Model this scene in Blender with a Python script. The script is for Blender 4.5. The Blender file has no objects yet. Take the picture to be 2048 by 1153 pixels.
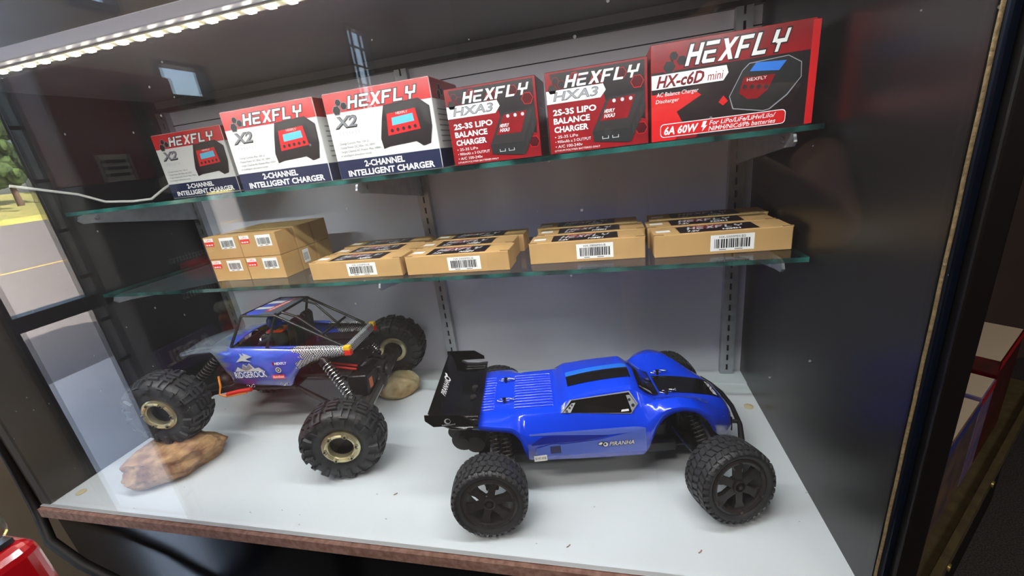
import bpy, bmesh, math, random
from mathutils import Vector, Matrix

# ------------------------------------------------------------------ camera
scene = bpy.context.scene
COL = scene.collection
cam_d = bpy.data.cameras.new('camera')
cam_d.sensor_width = 36.0
cam_d.lens = 830.66 / 2048 * 36.0
cam_d.clip_start = 0.02
cam_d.clip_end = 500
cam = bpy.data.objects.new('camera', cam_d)
COL.objects.link(cam)
cam.matrix_world = Matrix(((0.9707, 0.0429, 0.2365, -0.2318),
                           (0.2085, 0.3391, -0.9174, -0.3481),
                           (-0.1196, 0.9398, 0.3202, 0.4641),
                           (0, 0, 0, 1)))
scene.camera = cam

# ------------------------------------------------------------------ world, sun, exposure
world = bpy.data.worlds.new('world')
scene.world = world
world.use_nodes = True
wn = world.node_tree.nodes
wn.clear()
w_out = wn.new('ShaderNodeOutputWorld')
w_bg = wn.new('ShaderNodeBackground')
w_sky = wn.new('ShaderNodeTexSky')
w_sky.sky_type = 'NISHITA'
w_sky.sun_disc = False
w_sky.dust_density = 4.0
w_sky.sun_elevation = math.radians(30)
w_sky.sun_rotation = math.radians(90)
world.node_tree.links.new(w_sky.outputs[0], w_bg.inputs[0])
world.node_tree.links.new(w_bg.outputs[0], w_out.inputs[0])
w_bg.inputs[1].default_value = 1.7

sun_d = bpy.data.lights.new('sun', 'SUN')
sun_d.energy = 60.0
sun_d.angle = math.radians(0.6)
sun_d.color = (1.0, 0.94, 0.86)
sun = bpy.data.objects.new('sun', sun_d)
COL.objects.link(sun)
sun.rotation_euler = (math.radians(10), math.radians(60), 0)   # comes over the building from +x

vs = scene.view_settings
vs.view_transform = 'Standard'
vs.look = 'None'
vs.gamma = 1.0
vs.use_curve_mapping = False
vs.exposure = 0.15

# ------------------------------------------------------------------ colour / material helpers
def lin(r, g, b):
    f = lambda c: (c / 255 / 12.92) if c / 255 <= 0.04045 else ((c / 255 + 0.055) / 1.055) ** 2.4
    return (f(r), f(g), f(b), 1.0)

MATS = {}
def mat(name, rgb, rough=0.5, metal=0.0, spec=0.5, coat=0.0, noise=0.0, nscale=40.0, bump=0.0, bscale=200.0, rgb2=None, emit=0.0):
    if name in MATS:
        return MATS[name]
    m = bpy.data.materials.new(name)
    m.use_nodes = True
    nt = m.node_tree
    b = nt.nodes['Principled BSDF']
    c = lin(*rgb)
    b.inputs['Base Color'].default_value = c
    b.inputs['Roughness'].default_value = rough
    b.inputs['Metallic'].default_value = metal
    b.inputs['Specular IOR Level'].default_value = spec
    b.inputs['Coat Weight'].default_value = coat
    b.inputs['Coat Roughness'].default_value = 0.05
    tc = nt.nodes.new('ShaderNodeTexCoord')
    if noise > 0 or rgb2:
        n = nt.nodes.new('ShaderNodeTexNoise')
        n.inputs['Scale'].default_value = nscale
        n.inputs['Detail'].default_value = 5
        nt.links.new(tc.outputs['Object'], n.inputs['Vector'])
        mx = nt.nodes.new('ShaderNodeMix')
        mx.data_type = 'RGBA'
        c2 = lin(*rgb2) if rgb2 else tuple(v * (1 - noise) for v in c[:3]) + (1,)
        mx.inputs[6].default_value = c
        mx.inputs[7].default_value = c2
        rp = nt.nodes.new('ShaderNodeValToRGB')
        rp.color_ramp.elements[0].position = 0.35
        rp.color_ramp.elements[1].position = 0.65
        nt.links.new(n.outputs[0], rp.inputs[0])
        nt.links.new(rp.outputs[0], mx.inputs[0])
        nt.links.new(mx.outputs[2], b.inputs['Base Color'])
    if bump > 0:
        n2 = nt.nodes.new('ShaderNodeTexNoise')
        n2.inputs['Scale'].default_value = bscale
        n2.inputs['Detail'].default_value = 4
        nt.links.new(tc.outputs['Object'], n2.inputs['Vector'])
        bp = nt.nodes.new('ShaderNodeBump')
        bp.inputs['Strength'].default_value = bump
        bp.inputs['Distance'].default_value = 0.002
        nt.links.new(n2.outputs[0], bp.inputs['Height'])
        nt.links.new(bp.outputs[0], b.inputs['Normal'])
    if emit > 0:
        b.inputs['Emission Color'].default_value = c
        b.inputs['Emission Strength'].default_value = emit
    MATS[name] = m
    return m

def thin_glass(name, tint=(0.96, 0.98, 0.975), base=0.04, dust=0.0, rough=0.0):
    m = bpy.data.materials.new(name)
    m.use_nodes = True
    nt = m.node_tree
    nt.nodes.clear()
    N, L = nt.nodes.new, nt.links.new
    out = N('ShaderNodeOutputMaterial')
    tr = N('ShaderNodeBsdfTransparent')
    tr.inputs[0].default_value = (*tint, 1)
    gl = N('ShaderNodeBsdfGlossy')
    gl.inputs['Roughness'].default_value = rough
    geo = N('ShaderNodeNewGeometry')
    dot = N('ShaderNodeVectorMath')
    dot.operation = 'DOT_PRODUCT'
    L(geo.outputs['Normal'], dot.inputs[0])
    L(geo.outputs['Incoming'], dot.inputs[1])
    def mth(op, a, b=None):
        n = N('ShaderNodeMath')
        n.operation = op
        for i, v in enumerate((a, b)):
            if v is None:
                continue
            if isinstance(v, (int, float)):
                n.inputs[i].default_value = v
            else:
                L(v, n.inputs[i])
        return n.outputs[0]
    c = mth('ABSOLUTE', dot.outputs['Value'])
    k = mth('POWER', mth('SUBTRACT', 1.0, c), 5.0)
    fr = mth('ADD', mth('MULTIPLY', k, 1 - base), base)
    mx = N('ShaderNodeMixShader')
    L(fr, mx.inputs[0])
    L(tr.outputs[0], mx.inputs[1])
    L(gl.outputs[0], mx.inputs[2])
    last = mx.outputs[0]
    if dust > 0:
        tc = N('ShaderNodeTexCoord')
        vo = N('ShaderNodeTexVoronoi')
        vo.inputs['Scale'].default_value = 38
        L(tc.outputs['Object'], vo.inputs['Vector'])
        ns = N('ShaderNodeTexNoise')
        ns.inputs['Scale'].default_value = 7
        L(tc.outputs['Object'], ns.inputs['Vector'])
        d = mth('LESS_THAN', vo.outputs['Distance'], 0.045)
        d = mth('MULTIPLY', d, mth('GREATER_THAN', ns.outputs[0], 0.52))
        d = mth('ADD', mth('MULTIPLY', d, 0.4), mth('MULTIPLY', ns.outputs[0], dust))
        df = N('ShaderNodeBsdfDiffuse')
        df.inputs[0].default_value = (0.7, 0.7, 0.72, 1)
        m2 = N('ShaderNodeMixShader')
        L(d, m2.inputs[0])
        L(last, m2.inputs[1])
        L(df.outputs[0], m2.inputs[2])
        last = m2.outputs[0]
    L(last, out.inputs[0])
    MATS[name] = m
    return m

# ------------------------------------------------------------------ mesh builder
def V(*a):
    return Vector(a)

class MB:
    def __init__(s):
        s.v, s.f, s.m = [], [], []
    def add(s, vs, fs, mi=0):
        o = len(s.v)
        s.v += [tuple(p) for p in vs]
        s.f += [tuple(i + o for i in f) for f in fs]
        s.m += [mi] * len(fs)
        return s
    def box(s, x0, x1, y0, y1, z0, z1, mi=0, mis=None):
        vs = [(x, y, z) for z in (z0, z1) for y in (y0, y1) for x in (x0, x1)]
        fs = [(0, 2, 3, 1), (4, 5, 7, 6), (0, 1, 5, 4), (2, 6, 7, 3), (0, 4, 6, 2), (1, 3, 7, 5)]  # bottom top front back left right
        o = len(s.v)
        s.add(vs, fs, mi)
        if mis:
            for i, k in enumerate(mis):
                s.m[len(s.m) - 6 + i] = k
        return s
    def obox(s, p0, p1, w, h, mi=0, up=(0, 0, 1)):
        """oriented bar from p0 to p1, width w (side) and height h"""
        p0, p1, up = Vector(p0), Vector(p1), Vector(up)
        d = (p1 - p0).normalized()
        a = d.cross(up)
        if a.length < 1e-5:
            a = d.cross(Vector((1, 0, 0)))
        a.normalize()
        b = a.cross(d)
        vs = []
        for p in (p0, p1):
            for i, j in ((-1, -1), (1, -1), (1, 1), (-1, 1)):
                vs.append(p + a * i * w / 2 + b * j * h / 2)
        return s.add(vs, [(3, 2, 1, 0), (4, 5, 6, 7), (0, 1, 5, 4), (1, 2, 6, 5), (2, 3, 7, 6), (3, 0, 4, 7)], mi)
    def cyl(s, p0, p1, r, n=16, r2=None, mi=0, caps=True):
        p0, p1 = Vector(p0), Vector(p1)
        r2 = r if r2 is None else r2
        d = (p1 - p0).normalized()
        a = d.orthogonal().normalized()
        b = d.cross(a)
        vs = []
        for p, q in ((p0, r), (p1, r2)):
            for i in range(n):
                t = 2 * math.pi * i / n
                vs.append(p + (a * math.cos(t) + b * math.sin(t)) * q)
        fs = [(i, (i + 1) % n, n + (i + 1) % n, n + i) for i in range(n)]
        if caps:
            fs += [tuple(range(n - 1, -1, -1)), tuple(range(n, 2 * n))]
        return s.add(vs, fs, mi)
    def tube(s, pts, r, n=8, mi=0, closed=False):
        pts = [Vector(p) for p in pts]
        m = len(pts)
        vs = []
        a = None
        for i, p in enumerate(pts):
            if closed:
                d = pts[(i + 1) % m] - pts[i - 1]
            else:
                d = pts[min(i + 1, m - 1)] - pts[max(i - 1, 0)]
            d.normalize()
            if a is None:
                a = d.orthogonal().normalized()
            else:
                a = (a - d * a.dot(d))
                a = a.normalized() if a.length > 1e-6 else d.orthogonal().normalized()
            b = d.cross(a)
            q = r[i] if isinstance(r, (list, tuple)) else r
            for k in range(n):
                t = 2 * math.pi * k / n
                vs.append(p + (a * math.cos(t) + b * math.sin(t)) * q)
        fs = []
        for i in range(m if closed else m - 1):
            j = (i + 1) % m
            for k in range(n):
                fs.append((i * n + k, i * n + (k + 1) % n, j * n + (k + 1) % n, j * n + k))
        if not closed:
            fs += [tuple(range(n - 1, -1, -1)), tuple(range((m - 1) * n, m * n))]
        return s.add(vs, fs, mi)
    def lathe(s, prof, n=48, origin=(0, 0, 0), axis='Y', mi=0, closed=False, caps=True):
        """prof: (offset along axis, radius)"""
        o = Vector(origin)
        vs = []
        for h, r in prof:
            for i in range(n):
                t = 2 * math.pi * i / n
                c, q = r * math.cos(t), r * math.sin(t)
                if axis == 'Y':
                    vs.append(o + Vector((c, h, q)))
                elif axis == 'Z':
                    vs.append(o + Vector((c, q, h)))
                else:
                    vs.append(o + Vector((h, c, q)))
        fs = []
        m = len(prof)
        for j in range(m if closed else m - 1):
            k = (j + 1) % m
            for i in range(n):
                fs.append((j * n + i, j * n + (i + 1) % n, k * n + (i + 1) % n, k * n + i))
        if not closed and caps:
            if prof[0][1] > 1e-6:
                fs.append(tuple(range(n)))
            if prof[-1][1] > 1e-6:
                fs.append(tuple(range(m * n - 1, (m - 1) * n - 1, -1)))
        return s.add(vs, fs, mi)
    def prism(s, poly, d0, d1, fn, mi=0):
        """poly 2D; fn(u, v, d) -> 3D"""
        n = len(poly)
        vs = [fn(u, v, d0) for u, v in poly] + [fn(u, v, d1) for u, v in poly]
        fs = [tuple(range(n - 1, -1, -1)), tuple(range(n, 2 * n))]
        fs += [(i, (i + 1) % n, n + (i + 1) % n, n + i) for i in range(n)]
        return s.add(vs, fs, mi)
    def poly(s, pts, mi=0):
        return s.add(pts, [tuple(range(len(pts)))], mi)
    def sphere(s, c, r, nu=16, nv=10, mi=0):
        rx, ry, rz = r if isinstance(r, (tuple, list)) else (r, r, r)
        vs, fs = [], []
        for j in range(nv + 1):
            p = math.pi * j / nv
            for i in range(nu):
                t = 2 * math.pi * i / nu
                vs.append((c[0] + rx * math.sin(p) * math.cos(t), c[1] + ry * math.sin(p) * math.sin(t), c[2] + rz * math.cos(p)))
        for j in range(nv):
            for i in range(nu):
                fs.append((j * nu + i, (j + 1) * nu + i, (j + 1) * nu + (i + 1) % nu, j * nu + (i + 1) % nu))
        return s.add(vs, fs, mi)
    def mesh(s, name, mats, smooth=None, fix=True):
        me = bpy.data.meshes.new(name)
        me.from_pydata(s.v, [], s.f)
        for k in (mats if isinstance(mats, (list, tuple)) else [mats]):
            me.materials.append(k)
        me.polygons.foreach_set('material_index', s.m)
        if fix:
            bm = bmesh.new()
            bm.from_mesh(me)
            bmesh.ops.remove_doubles(bm, verts=bm.verts, dist=1e-6)
            bmesh.ops.recalc_face_normals(bm, faces=bm.faces)
            bm.to_mesh(me)
            bm.free()
        if smooth is not None:
            me.polygons.foreach_set('use_smooth', [True] * len(me.polygons))
            me.set_sharp_from_angle(angle=math.radians(smooth))
        me.update()
        return me
    def build(s, name, mats, parent=None, smooth=None, fix=True, bevel=0, seg=2):
        o = bpy.data.objects.new(name, s.mesh(name, mats, smooth, fix))
        COL.objects.link(o)
        if parent:
            o.parent = parent
        if bevel:
            md = o.modifiers.new('bevel', 'BEVEL')
            md.width = bevel
            md.segments = seg
            md.limit_method = 'ANGLE'
            md.angle_limit = math.radians(40)
        return o

def tag(o, label, cat, group=None):
    o['label'] = label
    o['category'] = cat
    if group:
        o['group'] = group
    return o
def thing(name, label, cat, loc=(0, 0, 0), rz=0.0, group=None):
    o = bpy.data.objects.new(name, None)
    COL.objects.link(o)
    o.empty_display_size = 0.02
    o.location = loc
    o.rotation_euler = (0, 0, rz)
    return tag(o, label, cat, group)
def struct(o):
    o['kind'] = 'structure'
    return o
def dup(root, loc, rz, label, group=None):
    def cp(o, par):
        c = o.copy()
        COL.objects.link(c)
        c.parent = par
        for ch in o.children:
            cp(ch, c)
        return c
    r = cp(root, None)
    r.location = loc
    r.rotation_euler = (0, 0, rz)
    r['label'] = label
    if group:
        r['group'] = group
    return r

# ------------------------------------------------------------------ lettering
TXT = {}
def text2d(body, bold=0.0, shear=0.0):
    """flat glyph outlines of the built-in font, normalised to a unit-height box: returns verts, faces, aspect"""
    key = (body, bold, shear)
    if key in TXT:
        return TXT[key]
    cu = bpy.data.curves.new('txt', 'FONT')
    cu.body = body
    cu.offset = bold
    cu.shear = shear
    cu.resolution_u = 2
    ob = bpy.data.objects.new('txt', cu)
    COL.objects.link(ob)
    dg = bpy.context.evaluated_depsgraph_get()
    me = bpy.data.meshes.new_from_object(ob.evaluated_get(dg))
    vs = [(p.co.x, p.co.y) for p in me.vertices]
    fs = [tuple(p.vertices) for p in me.polygons]
    bpy.data.objects.remove(ob)
    bpy.data.curves.remove(cu)
    bpy.data.meshes.remove(me)
    x0, x1 = min(p[0] for p in vs), max(p[0] for p in vs)
    y0, y1 = min(p[1] for p in vs), max(p[1] for p in vs)
    vs = [((a - x0) / (x1 - x0), (b - y0) / (y1 - y0)) for a, b in vs]
    TXT[key] = (vs, fs, (x1 - x0) / (y1 - y0))
    return TXT[key]

class Print:
    """flat print on a face: u to the right, v up, in metres; fn(u, v, layer) -> 3D"""
    def __init__(s, fn):
        s.mb, s.fn, s.mats, s.layer = MB(), fn, [], 0
    def mi(s, m):
        if m not in s.mats:
            s.mats.append(m)
        return s.mats.index(m)
    def poly(s, pts, m, layer=1):
        s.mb.poly([s.fn(u, v, layer) for u, v in pts], s.mi(m))
    def rect(s, u0, u1, v0, v1, m, layer=1):
        s.poly([(u0, v0), (u1, v0), (u1, v1), (u0, v1)], m, layer)
    def rrect(s, u0, u1, v0, v1, r, m, layer=1):
        pts = []
        for cx, cy, a0 in ((u1 - r, v0 + r, -90), (u1 - r, v1 - r, 0), (u0 + r, v1 - r, 90), (u0 + r, v0 + r, 180)):
            for k in range(5):
                a = math.radians(a0 + 90 * k / 4)
                pts.append((cx + r * math.cos(a), cy + r * math.sin(a)))
        s.poly(pts, m, layer)
    def ngon(s, u, v, r, n, m, layer=1, rot=0.0):
        s.poly([(u + r * math.cos(rot + 2 * math.pi * k / n), v + r * math.sin(rot + 2 * math.pi * k / n)) for k in range(n)], m, layer)
    def text(s, body, u0, u1, v0, v1, m, layer=3, bold=0.0, shear=0.0, keep=False):
        vs, fs, asp = text2d(body, bold, shear)
        if keep:
            u1 = u0 + (v1 - v0) * asp
        s.mb.add([s.fn(u0 + a * (u1 - u0), v0 + b * (v1 - v0), layer) for a, b in vs], fs, s.mi(m))
    def logo(s, u0, u1, v0, v1, m, layer=3, shear=0.25, outline=None):
        """the angular HEXFLY wordmark: six cells of bars"""
        W = 0.23
        L = [
            [[(0, 0), (W, 0), (W, 1), (0, 1)], [(.64, 0), (.87, 0), (.87, 1), (.64, 1)], [(W, .4), (.64, .4), (.64, .62), (W, .62)]],
            [[(.1, 0), (.8, 0), (.8, .18), (0, .18), (0, .1)], [(0, .42), (.72, .42), (.72, .58), (0, .58)], [(0, .82), (.8, .82), (.8, 1), (0, 1)], [(0, .18), (W, .18), (W, .42), (0, .42)]],
            [[(0, 0), (.26, 0), (.9, 1), (.64, 1)], [(.64, 0), (.9, 0), (.26, 1), (0, 1)]],
            [[(0, 0), (W, 0), (W, 1), (0, 1)], [(W, .82), (.8, .82), (.8, 1), (W, 1)], [(W, .4), (.66, .4), (.66, .57), (W, .57)]],
            [[(0, 0), (.78, 0), (.78, .18), (0, .18)], [(0, .18), (W, .18), (W, 1), (0, 1)]],
            [[(0, .45), (W, .45), (W, 1), (0, 1)], [(W, .4), (.66, .4), (.66, .58), (W, .58)], [(.66, .4), (.85, .4), (.85, 1), (.66, 1)], [(.33, 0), (.52, 0), (.52, .4), (.33, .4)]],
        ]
        n = 6.0
        tot = n + shear
        for pas in ((outline, layer - 1, .07), (m, layer, 0)):
            if pas[0] is None:
                continue
            for i, gl in enumerate(L):
                for qi, q in enumerate(gl):
                    cx = sum(a for a, b in q) / len(q)
                    cy = sum(b for a, b in q) / len(q)
                    pts = []
                    for a, b in q:
                        g = pas[2]
                        a += g if a > cx else -g
                        b += g if b > cy else -g
                        pts.append((u0 + (i + a * .98 + b * shear) / tot * (u1 - u0), v0 + b * (v1 - v0)))
                    s.poly(pts, pas[0], pas[1] + .12 * qi)
    def hexes(s, u, v, r, dark, edge, layer=2):
        for du, dv, k in ((0, 0, 1), (.62, 1.35, .72), (1.7, .62, .8)):
            s.ngon(u + du * r, v + dv * r, r * k, 6, edge, layer)
            s.ngon(u + du * r, v + dv * r, r * k * .84, 6, dark, layer + 1)
    def build(s, name, parent):
        return s.mb.build(name, s.mats, parent, fix=False)

EPS = 0.00012
def front_fn(x0, y, z0):
    return lambda u, v, k: (x0 + u, y - EPS * (k + 1), z0 + v)
def top_fn(x0, y0, z):
    return lambda u, v, k: (x0 + u, y0 + v, z + EPS * (k + 1))

def pchip(xs, ys, x):
    n = len(xs)
    if x <= xs[0]:
        return ys[0]
    if x >= xs[-1]:
        return ys[-1]
    h = [xs[i + 1] - xs[i] for i in range(n - 1)]
    d = [(ys[i + 1] - ys[i]) / h[i] for i in range(n - 1)]
    def slope(i):
        if i == 0:
            return d[0]
        if i == n - 1:
            return d[-1]
        if d[i - 1] * d[i] <= 0:
            return 0.0
        w1, w2 = 2 * h[i] + h[i - 1], h[i] + 2 * h[i - 1]
        return (w1 + w2) / (w1 / d[i - 1] + w2 / d[i])
    i = max(k for k in range(n - 1) if xs[k] <= x)
    t = (x - xs[i]) / h[i]
    m0, m1 = slope(i) * h[i], slope(i + 1) * h[i]
    return (2 * t ** 3 - 3 * t * t + 1) * ys[i] + (t ** 3 - 2 * t * t + t) * m0 + (-2 * t ** 3 + 3 * t * t) * ys[i + 1] + (t ** 3 - t * t) * m1
def plin(xs, ys, x):
    if x <= xs[0]:
        return ys[0]
    for i in range(len(xs) - 1):
        if x <= xs[i + 1]:
            t = (x - xs[i]) / (xs[i + 1] - xs[i])
            return ys[i] + t * (ys[i + 1] - ys[i])
    return ys[-1]

# ------------------------------------------------------------------ materials
white_board = mat('white laminate', (208, 215, 220), 0.35, noise=0.04, nscale=6)
raw_edge = mat('raw particle board edge', (176, 140, 128), 0.7, rgb2=(140, 104, 92), nscale=120)
back_white = mat('lavender grey laminate', (226, 223, 236), 0.45, noise=0.05, nscale=5)
black_lam = mat('black laminate', (15, 14, 16), 0.30, noise=0.3, nscale=8)
black_gloss = mat('black gloss laminate', (12, 12, 16), 0.14)
frame_black = mat('black frame', (14, 11, 11), 0.45)
navy_trim = mat('dark blue trim', (16, 24, 38), 0.3)
tan_seal = mat('tan foam seal', (158, 138, 102), 0.85, noise=0.4, nscale=300, bump=0.6, bscale=400)
zinc = mat('zinc plated steel', (190, 192, 198), 0.35, metal=0.8, noise=0.15, nscale=60)
slot_dark = mat('dark slot shade and joint', (22, 22, 26), 0.8)
alu = mat('brushed aluminium', (178, 178, 190), 0.5, metal=0.35)
header_brown = mat('dark brown header laminate', (58, 46, 40), 0.3, noise=0.4, nscale=10)
top_dark = mat('dark grey top panel', (124, 122, 128), 0.4, noise=0.2, nscale=9)
front_glass_m = thin_glass('front glass', (0.985, 0.99, 0.99), 0.04, dust=0.026)
shelf_glass_m = thin_glass('shelf glass', (0.90, 0.955, 0.94), 0.04)
pane_glass_m = thin_glass('window glass', (0.97, 0.98, 0.98), 0.03)
def green_edge():
    m = bpy.data.materials.new('green glass edge')
    m.use_nodes = True
    nt = m.node_tree
    b = nt.nodes['Principled BSDF']
    b.inputs['Base Color'].default_value = lin(52, 112, 104)
    b.inputs['Roughness'].default_value = 0.12
    b.inputs['Alpha'].default_value = 0.75
    tc = nt.nodes.new('ShaderNodeTexCoord')
    n = nt.nodes.new('ShaderNodeTexNoise')
    n.inputs['Scale'].default_value = 30
    nt.links.new(tc.outputs['Object'], n.inputs['Vector'])
    r = nt.nodes.new('ShaderNodeValToRGB')
    r.color_ramp.elements[0].color = lin(10, 34, 34)
    r.color_ramp.elements[1].color = lin(52, 120, 112)
    r.color_ramp.elements[0].position = .35
    r.color_ramp.elements[1].position = .7
    nt.links.new(n.outputs[0], r.inputs[0])
    nt.links.new(r.outputs[0], b.inputs['Base Color'])
    return m
green_edge_m = green_edge()
cardboard = mat('brown cardboard', (190, 152, 98), 0.75, noise=0.10, nscale=25, bump=0.12, bscale=500)
label_white = mat('white label paper', (236, 236, 232), 0.55)
ink_black = mat('black ink', (22, 22, 24), 0.5)
ink_dark = mat('dark print', (30, 22, 26), 0.35)
ink_red = mat('red print', (206, 32, 36), 0.3)
ink_red2 = mat('deep red print', (150, 22, 30), 0.3, rgb2=(118, 16, 24), nscale=22)
ink_redtag = mat('red sticker', (232, 62, 52), 0.5)
ink_white = mat('white print', (238, 238, 236), 0.35)
ink_navy = mat('navy print', (28, 36, 68), 0.35)
ink_grey = mat('grey print', (128, 130, 134), 0.35)
ink_lgrey = mat('light grey print', (196, 198, 200), 0.35)
ink_cyan = mat('cyan screen print', (92, 186, 216), 0.35)
ink_blue = mat('blue screen print', (50, 120, 214), 0.35)
box_white = mat('white carton', (214, 214, 210), 0.32, noise=0.03, nscale=20)
box_red = mat('red carton', (196, 32, 36), 0.3)
box_dkred = mat('dark red carton', (96, 18, 26), 0.28, rgb2=(60, 14, 20), nscale=30)
rubber = mat('black rubber', (46, 46, 49), 0.52, noise=0.2, nscale=60)
plastic_black = mat('black plastic', (20, 19, 21), 0.35)
plastic_satin = mat('dark grey plastic', (40, 36, 36), 0.42)
steel = mat('polished steel', (200, 200, 204), 0.2, metal=1.0)
gold = mat('champagne bead ring', (206, 196, 160), 0.3, metal=0.75)
blue_paint = mat('bright blue paint', (6, 64, 234), 0.22, coat=1.0, noise=0.12, nscale=4)
blue_light = mat('light blue print', (30, 118, 236), 0.22, coat=1.0)
blue_lav = mat('lavender blue print', (82, 104, 196), 0.25, coat=1.0)
blue_dark = mat('dark blue print', (16, 34, 150), 0.25, coat=1.0)
paint_black = mat('gloss black paint', (14, 13, 14), 0.15, coat=0.6)
wing_black = mat('gloss black lexan', (12, 11, 12), 0.12, coat=0.5)
decal_white = mat('white decal', (230, 230, 232), 0.3)
decal_silver = mat('silver decal', (150, 152, 156), 0.4)
wire_red = mat('red wire', (190, 40, 30), 0.45)
wire_orange = mat('orange wire', (226, 130, 40), 0.45)
wire_white = mat('white cable sheath', (196, 196, 190), 0.5)
wire_black = mat('black cable sheath', (22, 20, 20), 0.6)
yellow_m = mat('yellow lens', (240, 190, 40), 0.3)
red_m = mat('red lens', (220, 44, 30), 0.3)

# ================================================================== THE SHOP ROOM
FZ = -0.85
carpet = mat('dark grey carpet', (84, 80, 78), 0.95, rgb2=(40, 38, 38), nscale=260, bump=0.8, bscale=300)
beige_wall = mat('beige painted wall', (178, 164, 146), 0.8, noise=0.08, nscale=12, bump=0.15, bscale=250)
dim_wall = mat('brown shop wall', (92, 76, 70), 0.8, noise=0.2, nscale=5)
ceil_m = mat('brown ceiling', (84, 72, 64), 0.85, noise=0.2, nscale=3)
win_frame_m = mat('dark bronze window frame', (40, 38, 44), 0.4)
struct(MB().box(-1.64, 3.0, -4.0, 2.0, FZ - 0.05, FZ).build('floor', carpet))
struct(MB().box(-1.64, 3.0, -4.0, 2.0, 1.9, 1.98).build('ceiling', ceil_m))
struct(MB().box(-1.64, 3.0, 2.0, 2.05, FZ, 1.9).build('wall_back', dim_wall))
struct(MB().box(-1.64, 3.0, -4.05, -4.0, FZ, 1.9).build('wall_front', dim_wall))
struct(MB().box(3.0, 3.05, -4.05, 2.05, FZ, 1.9).build('wall_right', dim_wall))
# left wall: built around a glass door and two windows (along -y from the case)
XW = -1.6
openings = [('door_1', -0.470, -0.262, FZ, 1.15), ('window_1', -.804, -.675, .967, 1.16), ('window_2', -1.035, -.845, .742, .858),
            ('window_3', -1.035, -.845, .27, .455), ('window_4', -2.275, -2.02, .715, 1.21)]
wl = MB()
edge = -4.0
for y0 in sorted(set(o[1] for o in openings)):
    col = sorted((o for o in openings if o[1] == y0), key=lambda o: o[3])
    wl.box(XW - 0.04, XW, edge, y0, FZ, 1.9)
    zz = FZ
    for _, _, y1, z0, z1 in col:
        if z0 > zz:
            wl.box(XW - 0.04, XW, y0, y1, zz, z0)
        zz = z1
    wl.box(XW - 0.04, XW, y0, y1, zz, 1.9)
    edge = y1
wl.box(XW - 0.04, XW, edge, 2.0, FZ, 1.9)
struct(wl.build('wall_left', beige_wall))
for nm, y0, y1, z0, z1 in openings:
    fr = MB()
    t = 0.014
    xf0, xf1 = XW - 0.035, XW + 0.012
    fr.box(xf0, xf1, y0, y0 + t, z0, z1).box(xf0, xf1, y1 - t, y1, z0, z1)
    fr.box(xf0, xf1, y0 + t, y1 - t, z0, z0 + t).box(xf0, xf1, y0 + t, y1 - t, z1 - t, z1)
    w = struct(fr.build(nm, win_frame_m))
    if nm == 'door_1':
        MB().box(xf0, xf1, y0 + t, y1 - t, 0.188, 0.225).build('push_bar', win_frame_m, w)
    if nm == 'window_4':
        for k in range(1, 3):
            yy = y0 + (y1 - y0) * k / 3
            MB().box(XW - 0.02, XW - 0.006, yy - .003, yy + .003, z0 + t, z1 - t).build('glazing_bar', win_frame_m, w)
        for k in range(1, 5):
            zz = z0 + (z1 - z0) * k / 5
            MB().box(XW - 0.0205, XW - 0.0055, y0 + t, y1 - t, zz - .003, zz + .003).build('glazing_bar', win_frame_m, w)
    MB().box(XW - 0.031, XW - 0.027, y0 + t, y1 - t, z0 + t, z1 - t).build('pane', pane_glass_m, w)

# ---------------------------------------------------------------- outside, seen mirrored in the front glass
sidewalk_m = mat('concrete pavement', (214, 204, 196), 0.9, noise=0.1, nscale=3)
asphalt_m = mat('asphalt', (128, 120, 116), 0.9, noise=0.15, nscale=20, bump=0.3, bscale=80)
grass_m = mat('dry grass', (176, 160, 96), 0.95, rgb2=(120, 128, 62), nscale=2)
line_m = mat('yellow road paint', (214, 176, 88), 0.8)
struct(MB().box(-4.6, -1.645, -14, 14, FZ - .15, FZ - .02).build('pavement', sidewalk_m))
struct(MB().box(-60, -4.6, -90, 60, FZ - .2, FZ - .08).build('road', asphalt_m))
tag(MB().box(-14.2, -14.0, -60, 60, FZ - .08, FZ - .077).build('road_line', line_m), 'yellow line painted along the asphalt road outside', 'road line')
struct(MB().prism([(-60, FZ - .2), (-60, FZ + .5), (-95, 3.0), (-160, 3.4), (-160, FZ - .2)], -140, 60, lambda a, c, d: (a, d, c)).build('lawn', grass_m))
leaf_m = mat('green foliage', (74, 94, 46), 0.9, rgb2=(40, 58, 30), nscale=3, bump=1.0, bscale=6)
bark_m = mat('tree bark', (84, 66, 52), 0.9, noise=0.3, nscale=8)
random.seed(4)
def tree(x, y, z0, h, label):
    t = thing('street_tree', label, 'tree', (x, y, z0), 0, 'trees across the road')
    MB().cyl((0, 0, 0), (0, 0, h * .5), h * .035, 10, h * .02).build('trunk', bark_m, t, smooth=40)
    mb = MB()
    for k in range(60):
        a, q = random.uniform(0, 6.28), random.random() ** .6
        zz = random.uniform(.28, 1.0)
        rr = h * .3 * (1.15 - zz) ** .6 * q
        mb.sphere((rr * math.cos(a), rr * math.sin(a), h * zz), h * random.uniform(.05, .1), 7, 5)
    mb.build('crown', leaf_m, t, fix=False)
tree(-72, -42, 1.2, 12, 'tall green tree beyond the dry lawn across the road')
tree(-66, -35, .8, 9, 'smaller green tree beyond the dry lawn across the road')
tree(-84, -56, 2.1, 13, 'broad green tree far back on the dry lawn')

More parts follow.
